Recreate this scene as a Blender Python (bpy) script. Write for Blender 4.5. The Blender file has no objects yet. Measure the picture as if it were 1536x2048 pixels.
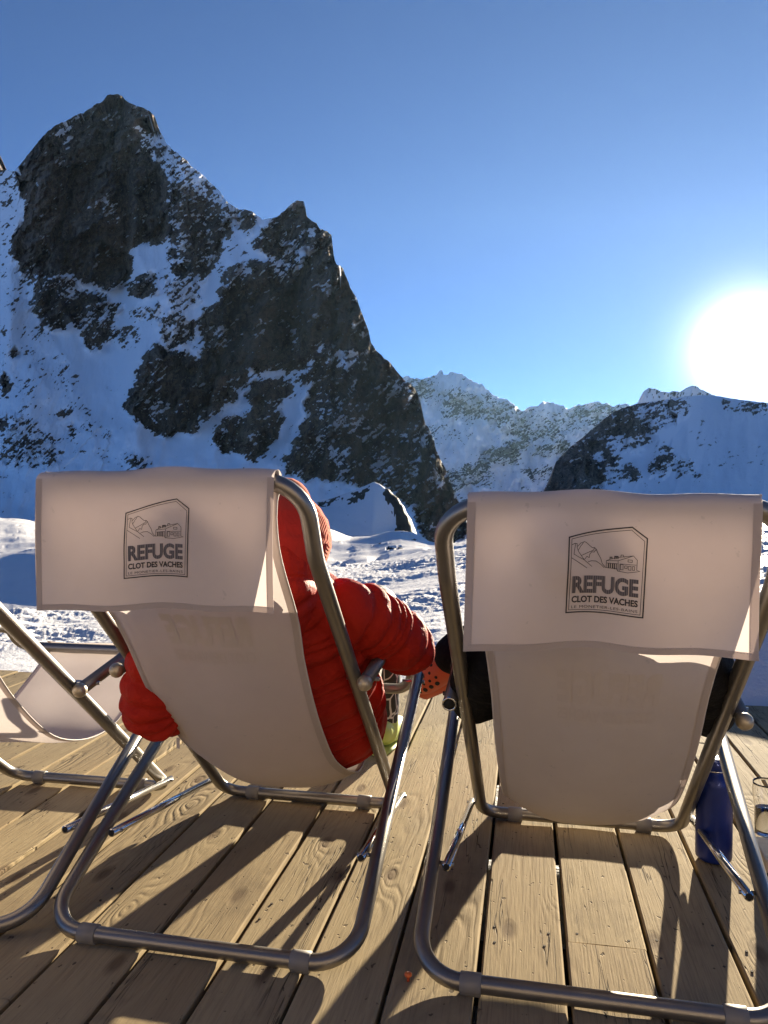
import bpy, bmesh, math
import numpy as np
from mathutils import Vector, Matrix, noise as mnoise

# ---------------------------------------------------------------- camera, sky, sun, exposure
S = bpy.context.scene
COL = S.collection
CAM_H = 0.90
PITCH = math.atan(39 / 1536.0)
FPX, CXP, CYP = 1536.0, 768.0, 1024.0
cam_d = bpy.data.cameras.new("camera")
cam = bpy.data.objects.new("camera", cam_d)
COL.objects.link(cam)
cam.location = (0, 0, CAM_H)
cam.rotation_euler = (math.pi / 2 - PITCH, 0, 0)
cam_d.sensor_fit = 'VERTICAL'
cam_d.sensor_height = 36.0
cam_d.lens = 27.0
cam_d.clip_start = 0.05
cam_d.clip_end = 60000
S.camera = cam

SUN_AZ = math.radians(25.3)      # to the right of the view axis
SUN_EL = math.radians(9.6)
SUN_DIR = Vector((math.sin(SUN_AZ) * math.cos(SUN_EL), math.cos(SUN_AZ) * math.cos(SUN_EL), math.sin(SUN_EL)))
w = bpy.data.worlds.new("World")
S.world = w
w.use_nodes = True
wt = w.node_tree
wt.nodes.clear()
wo = wt.nodes.new('ShaderNodeOutputWorld')
bg = wt.nodes.new('ShaderNodeBackground')
sky = wt.nodes.new('ShaderNodeTexSky')
sky.sky_type = 'NISHITA'
sky.sun_disc = False
sky.sun_elevation = SUN_EL
sky.sun_rotation = SUN_AZ
sky.altitude = 2100
sky.air_density = 0.47
sky.dust_density = 0.06
sky.ozone_density = 3.6
bg.inputs['Strength'].default_value = 0.05
hs = wt.nodes.new('ShaderNodeHueSaturation'); hs.inputs['Saturation'].default_value = 1.03; hs.inputs['Hue'].default_value = 0.503
wt.links.new(sky.outputs[0], hs.inputs['Color']); wt.links.new(hs.outputs[0], bg.inputs['Color'])
# bright aureole round the sun itself
geo = wt.nodes.new('ShaderNodeTexCoord')
dot = wt.nodes.new('ShaderNodeVectorMath'); dot.operation = 'DOT_PRODUCT'
dot.inputs[1].default_value = SUN_DIR
nrm = wt.nodes.new('ShaderNodeVectorMath'); nrm.operation = 'NORMALIZE'
wt.links.new(geo.outputs['Generated'], nrm.inputs[0])
wt.links.new(nrm.outputs[0], dot.inputs[0])
ac = wt.nodes.new('ShaderNodeMath'); ac.operation = 'ARCCOSINE'
wt.links.new(dot.outputs['Value'], ac.inputs[0])
def wmath(op, a, b):
    n = wt.nodes.new('ShaderNodeMath'); n.operation = op
    for i, v in enumerate((a, b)):
        if v is None: continue
        if isinstance(v, (int, float)): n.inputs[i].default_value = v
        else: wt.links.new(v, n.inputs[i])
    return n.outputs[0]
def wglow(width, amp):           # amp * exp(-angle/width)
    return wmath('MULTIPLY', wmath('EXPONENT', wmath('MULTIPLY', ac.outputs[0], -1.0 / width), None), amp)
glow = wmath('ADD', wglow(math.radians(1.0), 5.5), wglow(math.radians(6.0), 0.035))
bg2 = wt.nodes.new('ShaderNodeBackground')
bg2.inputs['Color'].default_value = (1.0, 0.96, 0.90, 1)
wt.links.new(glow, bg2.inputs['Strength'])
add = wt.nodes.new('ShaderNodeAddShader')
wt.links.new(bg.outputs[0], add.inputs[0]); wt.links.new(bg2.outputs[0], add.inputs[1])
wt.links.new(add.outputs[0], wo.inputs['Surface'])

sun_d = bpy.data.lights.new("sun", 'SUN')
sun_d.energy = 5.0
sun_d.angle = math.radians(0.53)
sun_d.color = (1.0, 0.86, 0.64)
sun = bpy.data.objects.new("sun", sun_d)
COL.objects.link(sun)
sun.rotation_euler = SUN_DIR.to_track_quat('Z', 'Y').to_euler()
sun.location = (20, 40, 30)

S.view_settings.view_transform = 'Standard'
S.view_settings.look = 'None'
S.view_settings.exposure = 2.02
S.view_settings.gamma = 1.0
S.view_settings.use_curve_mapping = False
S.render.engine = 'CYCLES'
S.cycles.max_bounces = 6
S.cycles.diffuse_bounces = 2
S.cycles.glossy_bounces = 3
S.cycles.transmission_bounces = 6
S.cycles.transparent_max_bounces = 6
S.cycles.volume_bounces = 0
S.cycles.use_denoising = True
S.cycles.use_adaptive_sampling = True
S.cycles.sample_clamp_indirect = 6.0
S.cycles.caustics_reflective = False
S.cycles.caustics_refractive = False

# ---------------------------------------------------------------- helpers
def link(o, parent=None):
    COL.objects.link(o)
    if parent is not None: o.parent = parent
    return o

def mesh_obj(name, verts, faces, mat=None, parent=None, smooth=True):
    me = bpy.data.meshes.new(name)
    me.from_pydata([tuple(v) for v in verts], [], [tuple(f) for f in faces])
    me.update()
    if smooth: me.polygons.foreach_set('use_smooth', [True] * len(me.polygons))
    if mat: me.materials.append(mat)
    return link(bpy.data.objects.new(name, me), parent)

def grid_mesh(name, P, mat=None, parent=None, attrs=None, closed_u=False):
    """P: (rows, cols, 3) array -> quad sheet, fast."""
    nr, nc = P.shape[:2]
    idx = np.arange(nr * nc).reshape(nr, nc)
    if closed_u: idx = np.concatenate([idx, idx[:, :1]], 1)
    q = np.stack([idx[:-1, :-1], idx[:-1, 1:], idx[1:, 1:], idx[1:, :-1]], -1).reshape(-1, 4)
    me = bpy.data.meshes.new(name)
    me.vertices.add(nr * nc)
    me.vertices.foreach_set('co', np.ascontiguousarray(P, np.float32).ravel())
    me.loops.add(q.size)
    me.loops.foreach_set('vertex_index', q.ravel().astype(np.int32))
    me.polygons.add(len(q))
    me.polygons.foreach_set('loop_start', np.arange(0, q.size, 4, dtype=np.int32))
    me.polygons.foreach_set('loop_total', np.full(len(q), 4, np.int32))
    me.polygons.foreach_set('use_smooth', np.ones(len(q), bool))
    me.update(calc_edges=True)
    for k, v in (attrs or {}).items():
        a = me.attributes.new(k, 'FLOAT', 'POINT')
        a.data.foreach_set('value', np.ascontiguousarray(v, np.float32).ravel())
    if mat: me.materials.append(mat)
    return link(bpy.data.objects.new(name, me), parent)

def tag(o, label=None, cat=None, group=None, kind=None):
    if label: o['label'] = label
    if cat: o['category'] = cat
    if group: o['group'] = group
    if kind: o['kind'] = kind
    return o

def empty(name, loc=(0, 0, 0), rz=0.0):
    o = bpy.data.objects.new(name, None)
    o.empty_display_size = 0.1
    COL.objects.link(o)
    o.location = loc
    o.rotation_euler = (0, 0, rz)
    return o

def fillet(pts, rad, n=8):
    """round the corners of a polyline; rad is a number or one per inner point"""
    pts = [Vector(p) for p in pts]
    out = [pts[0]]
    for i in range(1, len(pts) - 1):
        r = rad[i - 1] if isinstance(rad, (list, tuple)) else rad
        a, b, c = pts[i - 1], pts[i], pts[i + 1]
        d1, d2 = (a - b).normalized(), (c - b).normalized()
        ang = d1.angle(d2)
        if r <= 0 or ang > math.pi - 1e-3:
            out.append(b); continue
        t = min(r / math.tan(ang / 2), 0.48 * (a - b).length, 0.48 * (c - b).length)
        p1, p2 = b + d1 * t, b + d2 * t
        rr = t * math.tan(ang / 2)
        cen = b + (d1 + d2).normalized() * (rr / math.sin(ang / 2))
        v1, v2 = p1 - cen, p2 - cen
        tot = v1.angle(v2)
        ax = v1.cross(v2).normalized()
        for k in range(n + 1):
            out.append(cen + Matrix.Rotation(tot * k / n, 3, ax) @ v1)
    out.append(pts[-1])
    return out

def sweep(pts, rad, seg=14, cap=True, flat=1.0):
    """tube round a polyline -> verts, faces ; rad number or list"""
    pts = [Vector(p) for p in pts]
    n = len(pts)
    rad = rad if isinstance(rad, (list, tuple, np.ndarray)) else [rad] * n
    T = []
    for i in range(n):
        a = pts[max(i - 1, 0)]; b = pts[min(i + 1, n - 1)]
        T.append((b - a).normalized())
    up = Vector((0, 0, 1)) if abs(T[0].z) < 0.9 else Vector((1, 0, 0))
    N = (up - T[0] * up.dot(T[0])).normalized()
    V, Fc = [], []
    for i in range(n):
        N = (N - T[i] * N.dot(T[i])).normalized()
        B = T[i].cross(N)
        for k in range(seg):
            a = 2 * math.pi * k / seg
            V.append(pts[i] + N * (math.cos(a) * rad[i] * flat) + B * (math.sin(a) * rad[i]))
    for i in range(n - 1):
        for k in range(seg):
            k2 = (k + 1) % seg
            Fc.append((i * seg + k, i * seg + k2, (i + 1) * seg + k2, (i + 1) * seg + k))
    if cap:
        Fc.append(tuple(range(seg - 1, -1, -1)))
        Fc.append(tuple((n - 1) * seg + k for k in range(seg)))
    return V, Fc

class MB:
    def __init__(s): s.v, s.f = [], []
    def add(s, V, F):
        o = len(s.v); s.v += [Vector(v) for v in V]; s.f += [tuple(i + o for i in f) for f in F]; return s
    def tube(s, pts, r, seg=14, cap=True): return s.add(*sweep(pts, r, seg, cap))
    def sphere(s, c, r, nu=14, nv=9, sc=(1, 1, 1), rot=None):
        V, F = [], []
        for j in range(nv + 1):
            th = math.pi * j / nv
            for i in range(nu):
                ph = 2 * math.pi * i / nu
                p = Vector((math.sin(th) * math.cos(ph) * sc[0], math.sin(th) * math.sin(ph) * sc[1], math.cos(th) * sc[2])) * r
                if rot is not None: p = rot @ p
                V.append(Vector(c) + p)
        for j in range(nv):
            for i in range(nu):
                i2 = (i + 1) % nu
                F.append((j * nu + i, (j + 1) * nu + i, (j + 1) * nu + i2, j * nu + i2))
        return s.add(V, F)
    def box(s, c, d, rot=None):
        V = []
        for z in (-.5, .5):
            for x, y in ((-.5, -.5), (.5, -.5), (.5, .5), (-.5, .5)):
                p = Vector((x * d[0], y * d[1], z * d[2]))
                if rot is not None: p = rot @ p
                V.append(Vector(c) + p)
        return s.add(V, [(3, 2, 1, 0), (4, 5, 6, 7), (0, 1, 5, 4), (1, 2, 6, 5), (2, 3, 7, 6), (3, 0, 4, 7)])
    def lathe(s, prof, c=(0, 0, 0), seg=28):
        V, F = [], []
        for r, z in prof:
            for k in range(seg):
                a = 2 * math.pi * k / seg
                V.append(Vector((c[0] + r * math.cos(a), c[1] + r * math.sin(a), c[2] + z)))
        for i in range(len(prof) - 1):
            for k in range(seg):
                k2 = (k + 1) % seg
                F.append((i * seg + k, i * seg + k2, (i + 1) * seg + k2, (i + 1) * seg + k))
        return s.add(V, F)
    def build(s, name, mat, parent=None, smooth=True, bevel=0):
        o = mesh_obj(name, s.v, s.f, mat, parent, smooth)
        if bevel:
            m = o.modifiers.new('bevel', 'BEVEL'); m.width = bevel; m.segments = 2; m.limit_method = 'ANGLE'
        return o

def at(px, py, depth):
    """point seen in the direction of photo pixel (px,py) at a forward depth in metres (arrays allowed)"""
    xc = (np.asarray(px, float) - CXP) / FPX
    yc = (CYP - np.asarray(py, float)) / FPX
    c, s_ = math.cos(PITCH), math.sin(PITCH)
    dy = c + yc * s_
    dz = -s_ + yc * c
    k = depth / dy
    return np.stack(np.broadcast_arrays(xc * k, depth + 0 * xc + 0 * yc, CAM_H + dz * k), -1)

# ---- noise
def _hash(ix, iy, seed):
    h = (ix.astype(np.int64) * 374761393 + iy.astype(np.int64) * 668265263 + seed * 1274126177) & 0xFFFFFFFF
    h = ((h ^ (h >> 13)) * 1274126177) & 0xFFFFFFFF
    return (h ^ (h >> 16)) & 0xFFFF
def perlin(x, y, seed=0):
    x = np.asarray(x, float); y = np.asarray(y, float)
    ix = np.floor(x); iy = np.floor(y); fx = x - ix; fy = y - iy
    u = fx * fx * fx * (fx * (fx * 6 - 15) + 10); v = fy * fy * fy * (fy * (fy * 6 - 15) + 10)
    def g(dx, dy):
        a = _hash(ix + dx, iy + dy, seed) * (2 * math.pi / 65536.0)
        return np.cos(a) * (fx - dx) + np.sin(a) * (fy - dy)
    return 1.5 * ((g(0, 0) * (1 - u) + g(1, 0) * u) * (1 - v) + (g(0, 1) * (1 - u) + g(1, 1) * u) * v)
def fbm(x, y, octv=4, seed=0, gain=0.5, ridged=False):
    t = 0; a = 1; f = 1.0; n = 0
    for o in range(octv):
        p = perlin(x * f + 17.3 * o, y * f - 9.1 * o, seed + o * 31)
        if ridged: p = 1 - 2 * np.abs(p)
        t = t + a * p; n += a; a *= gain; f *= 2.03
    return t / n
def rank01(a):
    r = np.empty(a.size); r[np.argsort(a.ravel())] = np.linspace(0, 1, a.size); return r.reshape(a.shape)
def blur(a, n, it=3):
    n = max(int(n), 0)
    if n == 0: return a
    for _ in range(it):
        for ax in (0, 1):
            pad = [(0, 0), (0, 0)]; pad[ax] = (n + 1, n)
            c = np.cumsum(np.pad(a, pad, mode='edge'), axis=ax)
            k = 2 * n + 1
            a = (c[k:] - c[:-k]) / k if ax == 0 else (c[:, k:] - c[:, :-k]) / k
    return a
def facets(x, y, seed):
    """broken planes: each Voronoi cell gets its own tilt; returns height and distance to the cell's centre"""
    ix = np.floor(x); iy = np.floor(y)
    best = np.full(x.shape, 9e9); h = np.zeros(x.shape)
    for dx in (-1, 0, 1):
        for dy in (-1, 0, 1):
            cx = ix + dx; cy = iy + dy
            fx = cx + _hash(cx, cy, seed) / 65536.0; fy = cy + _hash(cx, cy, seed + 1) / 65536.0
            gx = _hash(cx, cy, seed + 2) / 32768.0 - 1; gy = _hash(cx, cy, seed + 3) / 32768.0 - 1
            d = (x - fx) ** 2 + (y - fy) ** 2
            k = d < best
            best = np.where(k, d, best); h = np.where(k, gx * (x - fx) + 0.7 * gy * (y - fy), h)
    return h
def inpoly(px, py, poly):
    ins = np.zeros(px.shape, bool)
    n = len(poly)
    for i in range(n):
        x1, y1 = poly[i]; x2, y2 = poly[(i + 1) % n]
        if y1 == y2: continue
        c = ((y1 > py) != (y2 > py)) & (px < (x2 - x1) * (py - y1) / (y2 - y1) + x1)
        ins ^= c
    return ins

# ---------------------------------------------------------------- materials
class NT:
    def __init__(s, name):
        s.m = bpy.data.materials.new(name); s.m.use_nodes = True
        s.t = s.m.node_tree; s.t.nodes.clear()
        s.out = s.n('ShaderNodeOutputMaterial')
    def n(s, typ, **kw):
        nd = s.t.nodes.new(typ)
        for k, v in kw.items(): setattr(nd, k, v)
        return nd
    def l(s, a, b): s.t.links.new(a, b)
    def val(s, sock, v):
        if isinstance(v, bpy.types.NodeSocket): s.l(v, sock)
        else: sock.default_value = v
    def math(s, op, a, b=None, c=None, clamp=False):
        nd = s.n('ShaderNodeMath', operation=op, use_clamp=clamp)
        for i, v in enumerate((a, b, c)):
            if v is not None: s.val(nd.inputs[i], v)
        return nd.outputs[0]
    def mix(s, f, a, b):
        nd = s.n('ShaderNodeMix', data_type='RGBA')
        s.val(nd.inputs[0], f); s.val(nd.inputs[6], a); s.val(nd.inputs[7], b)
        return nd.outputs[2]
    def ramp(s, f, stops, interp='LINEAR'):
        nd = s.n('ShaderNodeValToRGB'); s.l(f, nd.inputs[0]); cr = nd.color_ramp; cr.interpolation = interp
        while len(cr.elements) < len(stops): cr.elements.new(0.5)
        for e, (p, c) in zip(cr.elements, stops):
            e.position = p; e.color = c if len(c) == 4 else (*c, 1)
        return nd.outputs[0]
    def noise(s, vec, scale, detail=4, rough=0.55, dist=0.0):
        nd = s.n('ShaderNodeTexNoise'); nd.inputs['Scale'].default_value = scale
        nd.inputs['Detail'].default_value = detail; nd.inputs['Roughness'].default_value = rough
        nd.inputs['Distortion'].default_value = dist
        if vec is not None: s.l(vec, nd.inputs['Vector'])
        return nd.outputs['Fac']
    def mapping(s, vec, scale=(1, 1, 1), rot=(0, 0, 0), loc=(0, 0, 0)):
        nd = s.n('ShaderNodeMapping'); s.l(vec, nd.inputs[0])
        nd.inputs['Scale'].default_value = scale; nd.inputs['Rotation'].default_value = rot
        s.val(nd.inputs['Location'], loc)
        return nd.outputs[0]
    def obj(s): return s.n('ShaderNodeTexCoord').outputs['Object']
    def bump(s, h, strength, dist):
        nd = s.n('ShaderNodeBump'); nd.inputs['Strength'].default_value = strength
        nd.inputs['Distance'].default_value = dist; s.l(h, nd.inputs['Height'])
        return nd.outputs[0]
    def bsdf(s, col, rough=0.5, metal=0.0, normal=None, spec=0.5, **kw):
        b = s.n('ShaderNodeBsdfPrincipled')
        s.val(b.inputs['Base Color'], col if isinstance(col, bpy.types.NodeSocket) else (*col, 1) if len(col) == 3 else col)
        s.val(b.inputs['Roughness'], rough); s.val(b.inputs['Metallic'], metal)
        b.inputs['Specular IOR Level'].default_value = spec
        if normal is not None: s.l(normal, b.inputs['Normal'])
        for k, v in kw.items(): s.val(b.inputs[k.replace('_', ' ')], v)
        return b
    def done(s, sh):
        s.l(sh.outputs[0], s.out.inputs['Surface']); return s.m

def simple(name, col, rough=0.5, metal=0.0, nscale=None, namp=0.15, bump=None, spec=0.5, **kw):
    t = NT(name)
    c = (*col, 1)
    nrm_ = None
    if nscale:
        f = t.noise(t.obj(), nscale, 4)
        c = t.mix(f, tuple(x * (1 - namp) for x in col) + (1,), tuple(min(1, x * (1 + namp)) for x in col) + (1,))
        if bump: nrm_ = t.bump(f, bump[0], bump[1])
    return t.done(t.bsdf(c, rough, metal, nrm_, spec, **kw))

def mat_steel():
    t = NT('brushed_steel')
    o = t.obj()
    f = t.noise(o, 260, 3); g = t.noise(o, 14, 4, 0.6)
    c = t.mix(g, (0.20, 0.186, 0.170, 1), (0.29, 0.272, 0.250, 1))
    r = t.math('MULTIPLY_ADD', g, 0.16, 0.30)
    return t.done(t.bsdf(c, r, 0.85, t.bump(f, 0.04, 0.001)))
def mat_fabric(name='sling_fabric', k=1.0):
    t = NT(name)
    o = t.obj()
    g = t.noise(o, 9, 4, 0.6); d = t.noise(o, 55, 3, 0.6)
    wv = t.n('ShaderNodeTexWave'); wv.inputs['Scale'].default_value = 420; wv.bands_direction = 'X'; t.l(o, wv.inputs[0])
    wv2 = t.n('ShaderNodeTexWave'); wv2.inputs['Scale'].default_value = 420; wv2.bands_direction = 'Z'; t.l(o, wv2.inputs[0])
    h = t.math('ADD', wv.outputs[1], wv2.outputs[1])
    c = t.mix(g, (0.74, 0.655, 0.62, 1), (0.83, 0.745, 0.705, 1))
    c = t.mix(t.math('GREATER_THAN', d, 0.70), c, (0.66, 0.60, 0.57, 1))
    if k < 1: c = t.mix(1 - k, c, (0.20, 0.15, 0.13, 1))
    n2 = t.bump(t.noise(o, 22, 3), 0.15, 0.004)
    b = t.n('ShaderNodeBump'); b.inputs['Strength'].default_value = 0.12; b.inputs['Distance'].default_value = 0.0004
    t.l(h, b.inputs['Height']); t.l(n2, b.inputs['Normal'])
    df = t.bsdf(c, 0.75, 0, b.outputs[0], 0.25)
    tr = t.n('ShaderNodeBsdfTranslucent')
    t.l(t.mix(g, (0.45, 0.395, 0.375, 1), (0.54, 0.48, 0.46, 1)), tr.inputs['Color'])
    mx = t.n('ShaderNodeMixShader'); mx.inputs[0].default_value = 0.42
    t.l(df.outputs[0], mx.inputs[1]); t.l(tr.outputs[0], mx.inputs[2])
    return t.done(mx)
def mat_wood():
    """weathered grooved softwood: rings, knots, cracks; each board takes its own offset and tint"""
    t = NT('weathered_deck_board')
    o = t.obj()
    rnd = t.n('ShaderNodeObjectInfo').outputs['Random']
    off = t.n('ShaderNodeCombineXYZ')
    t.l(t.math('MULTIPLY', rnd, 37.0), off.inputs[0]); t.l(t.math('MULTIPLY', rnd, 91.0), off.inputs[1]); t.l(t.math('MULTIPLY', rnd, 53.0), off.inputs[2])
    va = t.n('ShaderNodeVectorMath', operation='ADD'); t.l(o, va.inputs[0]); t.l(off.outputs[0], va.inputs[1])
    v = va.outputs[0]
    # knots : voronoi cells stretched a little along the board
    vk = t.mapping(v, (6.5, 2.6, 1))
    vor = t.n('ShaderNodeTexVoronoi', feature='F1', voronoi_dimensions='2D'); vor.inputs['Scale'].default_value = 1.0; t.l(vk, vor.inputs['Vector'])
    kd = vor.outputs['Distance']
    knotpull = t.math('POWER', t.math('SUBTRACT', 1.0, t.math('MULTIPLY', kd, 1.5, clamp=True), clamp=True), 2.2)
    # long grain, bent round knots
    lowf = t.noise(t.mapping(v, (7, 1.1, 1)), 1.0, 3, 0.5)
    sx = t.n('ShaderNodeSeparateXYZ'); t.l(v, sx.inputs[0])
    ph = t.math('ADD', t.math('MULTIPLY', sx.outputs[0], 34.0), t.math('MULTIPLY', lowf, 9.0))
    ph = t.math('ADD', ph, t.math('MULTIPLY', knotpull, 4.5))
    ring = t.math('SINE', t.math('MULTIPLY', ph, 6.2831))
    ring01 = t.math('MULTIPLY_ADD', ring, 0.5, 0.5)
    ringp = t.math('POWER', ring01, 2.0)
    fine = t.noise(t.mapping(v, (260, 9, 1)), 1.0, 4, 0.6)
    stain = t.noise(t.mapping(v, (9, 2.2, 1)), 1.0, 5, 0.62)
    ringfade = t.ramp(t.noise(t.mapping(v, (10, 1.6, 1), loc=(4, 9, 0)), 1.0, 3), [(0.46, (0, 0, 0)), (0.68, (1, 1, 1))])
    c = t.mix(stain, (0.28, 0.202, 0.112, 1), (0.56, 0.445, 0.262, 1))
    c = t.mix(t.math('MULTIPLY', t.math('MULTIPLY', ringp, ringfade), 0.35), c, (0.20, 0.14, 0.085, 1))
    c = t.mix(t.math('MULTIPLY', t.ramp(fine, [(0.48, (0, 0, 0)), (0.70, (1, 1, 1))]), 0.6), c, (0.16, 0.115, 0.075, 1))
    c = t.mix(t.math('MULTIPLY', rnd, 0.45), c, (0.42, 0.335, 0.195, 1))
    c = t.mix(t.math('MULTIPLY', t.math('FRACT', t.math('MULTIPLY', rnd, 7.31)), 0.35), c, (0.22, 0.155, 0.085, 1))
    # small knots, dark flecks and long cracks
    knot = t.ramp(kd, [(0.05, (1, 1, 1)), (0.12, (0, 0, 0))])
    kseed = t.n('ShaderNodeSeparateColor'); t.l(vor.outputs['Color'], kseed.inputs[0])
    knot = t.math('MULTIPLY', knot, t.math('GREATER_THAN', kseed.outputs[0], 0.45))
    c = t.mix(t.math('MULTIPLY', knot, 0.75), c, (0.13, 0.085, 0.05, 1))
    fl = t.noise(t.mapping(v, (70, 45, 1)), 1.0, 2, 0.5)
    fleck = t.ramp(fl, [(0.70, (0, 0, 0)), (0.735, (1, 1, 1))])
    c = t.mix(t.math('MULTIPLY', fleck, 0.8), c, (0.07, 0.05, 0.035, 1))
    dirt = t.ramp(t.noise(t.mapping(v, (5, 2.5, 1), loc=(11, 3, 0)), 1.0, 6, 0.68), [(0.56, (0, 0, 0)), (0.72, (1, 1, 1))])
    c = t.mix(t.math('MULTIPLY', dirt, 0.45), c, (0.12, 0.09, 0.06, 1))
    cr = t.noise(t.mapping(v, (55, 2.1, 1), loc=(3, 7, 0)), 1.0, 2, 0.5)
    crack = t.ramp(t.math('ABSOLUTE', t.math('SUBTRACT', cr, 0.5)), [(0.0, (1, 1, 1)), (0.012, (0, 0, 0))])
    crack = t.math('MULTIPLY', crack, t.ramp(t.noise(t.mapping(v, (12, 1.5, 1), loc=(2, 5, 1)), 1.0, 2), [(0.54, (0, 0, 0)), (0.6, (1, 1, 1))]))
    c = t.mix(t.math('MULTIPLY', crack, 0.85), c, (0.04, 0.03, 0.02, 1))
    h = t.math('ADD', t.math('MULTIPLY', t.math('MULTIPLY', ringp, ringfade), -0.55), t.math('MULTIPLY', fine, 0.6))
    h = t.math('ADD', h, t.math('MULTIPLY', t.math('ADD', crack, fleck), -0.9))
    h = t.math('ADD', h, t.math('MULTIPLY', stain, 0.8))
    h = t.math('ADD', h, t.math('MULTIPLY', knot, -0.4))
    return t.done(t.bsdf(c, 0.85, 0, t.bump(h, 0.85, 0.0026), 0.1))
def mat_mountain(name, c1, c2, c3, nscale, snowcol=(0.86, 0.88, 0.92), bumpd=3.0):
    t = NT(name)
    pos = t.n('ShaderNodeNewGeometry').outputs['Position']
    a = t.n('ShaderNodeAttribute', attribute_name='rock')
    rock = a.outputs['Fac']
    n1 = t.noise(pos, nscale, 3, 0.6); n2 = t.noise(t.mapping(pos, (1, 1, 0.22)), nscale * 3.2, 4, 0.62)
    n3 = t.noise(pos, nscale * 14, 4, 0.65)
    c = t.mix(t.ramp(n1, [(0.42, (0, 0, 0)), (0.60, (1, 1, 1))]), c1, c2)
    c = t.mix(t.ramp(n2, [(0.45, (0, 0, 0)), (0.75, (1, 1, 1))]), c, c3)
    c = t.mix(t.math('MULTIPLY', t.ramp(n3, [(0.40, (1, 1, 1)), (0.55, (0, 0, 0))]), 0.45), c, (0.022, 0.020, 0.019, 1))
    n5 = t.noise(t.mapping(pos, (1, 1, 0.12), (0, 0.12, 0)), nscale * 9, 3, 0.7)
    c = t.mix(t.math('MULTIPLY', t.ramp(n5, [(0.50, (0, 0, 0)), (0.72, (1, 1, 1))]), 0.5), c, c3)
    c = t.mix(t.math('MULTIPLY', t.ramp(n5, [(0.30, (1, 1, 1)), (0.44, (0, 0, 0))]), 0.5), c, (0.025, 0.022, 0.02, 1))
    n4 = t.noise(pos, nscale * 70, 2, 0.7)
    e = t.math('ADD', rock, t.math('MULTIPLY', t.math('SUBTRACT', n3, 0.5), 0.75))
    e = t.math('ADD', e, t.math('MULTIPLY', t.math('SUBTRACT', n4, 0.5), 0.9))
    m = t.ramp(e, [(0.44, (0, 0, 0)), (0.56, (1, 1, 1))])
    # grain of broken rock at the size of blocks
    blk = t.n('ShaderNodeTexVoronoi', feature='F1'); blk.inputs['Scale'].default_value = nscale * 22; t.l(t.mapping(pos, (1, 1, 0.55), (0.2, 0.35, 0)), blk.inputs['Vector'])
    bc = t.n('ShaderNodeSeparateColor'); t.l(blk.outputs['Color'], bc.inputs[0])
    c = t.mix(t.math('MULTIPLY', bc.outputs[0], 0.22), c, (0.03, 0.027, 0.026, 1))
    c = t.mix(t.math('MULTIPLY', t.math('GREATER_THAN', bc.outputs[1], 0.8), 0.55), c, c3)
    c = t.mix(t.math('MULTIPLY', t.ramp(n4, [(0.38, (1, 1, 1)), (0.50, (0, 0, 0))]), 0.5), c, (0.02, 0.018, 0.017, 1))
    sn = t.mix(n1, tuple(x * 0.95 for x in snowcol) + (1,), (*snowcol, 1))
    col = t.mix(m, sn, c)
    h = t.math('ADD', t.math('MULTIPLY', n2, 1.0), n3)
    h = t.math('ADD', h, t.math('MULTIPLY', n4, 0.5))
    h = t.math('MULTIPLY', h, t.math('MULTIPLY_ADD', m, 0.93, 0.07))
    return t.done(t.bsdf(col, t.math('MULTIPLY_ADD', m, 0.25, 0.6), 0, t.bump(h, 1.0, bumpd * 1.6), 0.1))

M = {}
M['steel'] = mat_steel()
M['chrome'] = simple('polished_tube', (0.62, 0.62, 0.63), 0.16, 1.0, 30, 0.1)
M['cuff'] = simple('grey_plastic', (0.21, 0.195, 0.175), 0.5, 0, 40, 0.1, (0.1, 0.002))
M['cap'] = simple('worn_end_cap', (0.42, 0.36, 0.27), 0.42, 0.6, 60, 0.2, (0.1, 0.002))
M['bolt'] = simple('bolt_steel', (0.3, 0.3, 0.3), 0.3, 1.0)
M['hole'] = simple('dark_hollow', (0.012, 0.012, 0.012), 0.9)
M['fabric'] = mat_fabric()
M['shaded_hem_fabric'] = mat_fabric('shaded_hem_fabric', .70)  # darker tint stands in for the shade of backlit doubled cloth
M['wood'] = mat_wood()
M['joist'] = simple('dark_joist', (0.06, 0.045, 0.03), 0.9, 0, 12, 0.3)
M['print'] = simple('black_print', (0.022, 0.018, 0.022), 0.6)
M['stitch'] = simple('pale_thread', (0.52, 0.47, 0.45), 0.7)
M['hem'] = None


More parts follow.
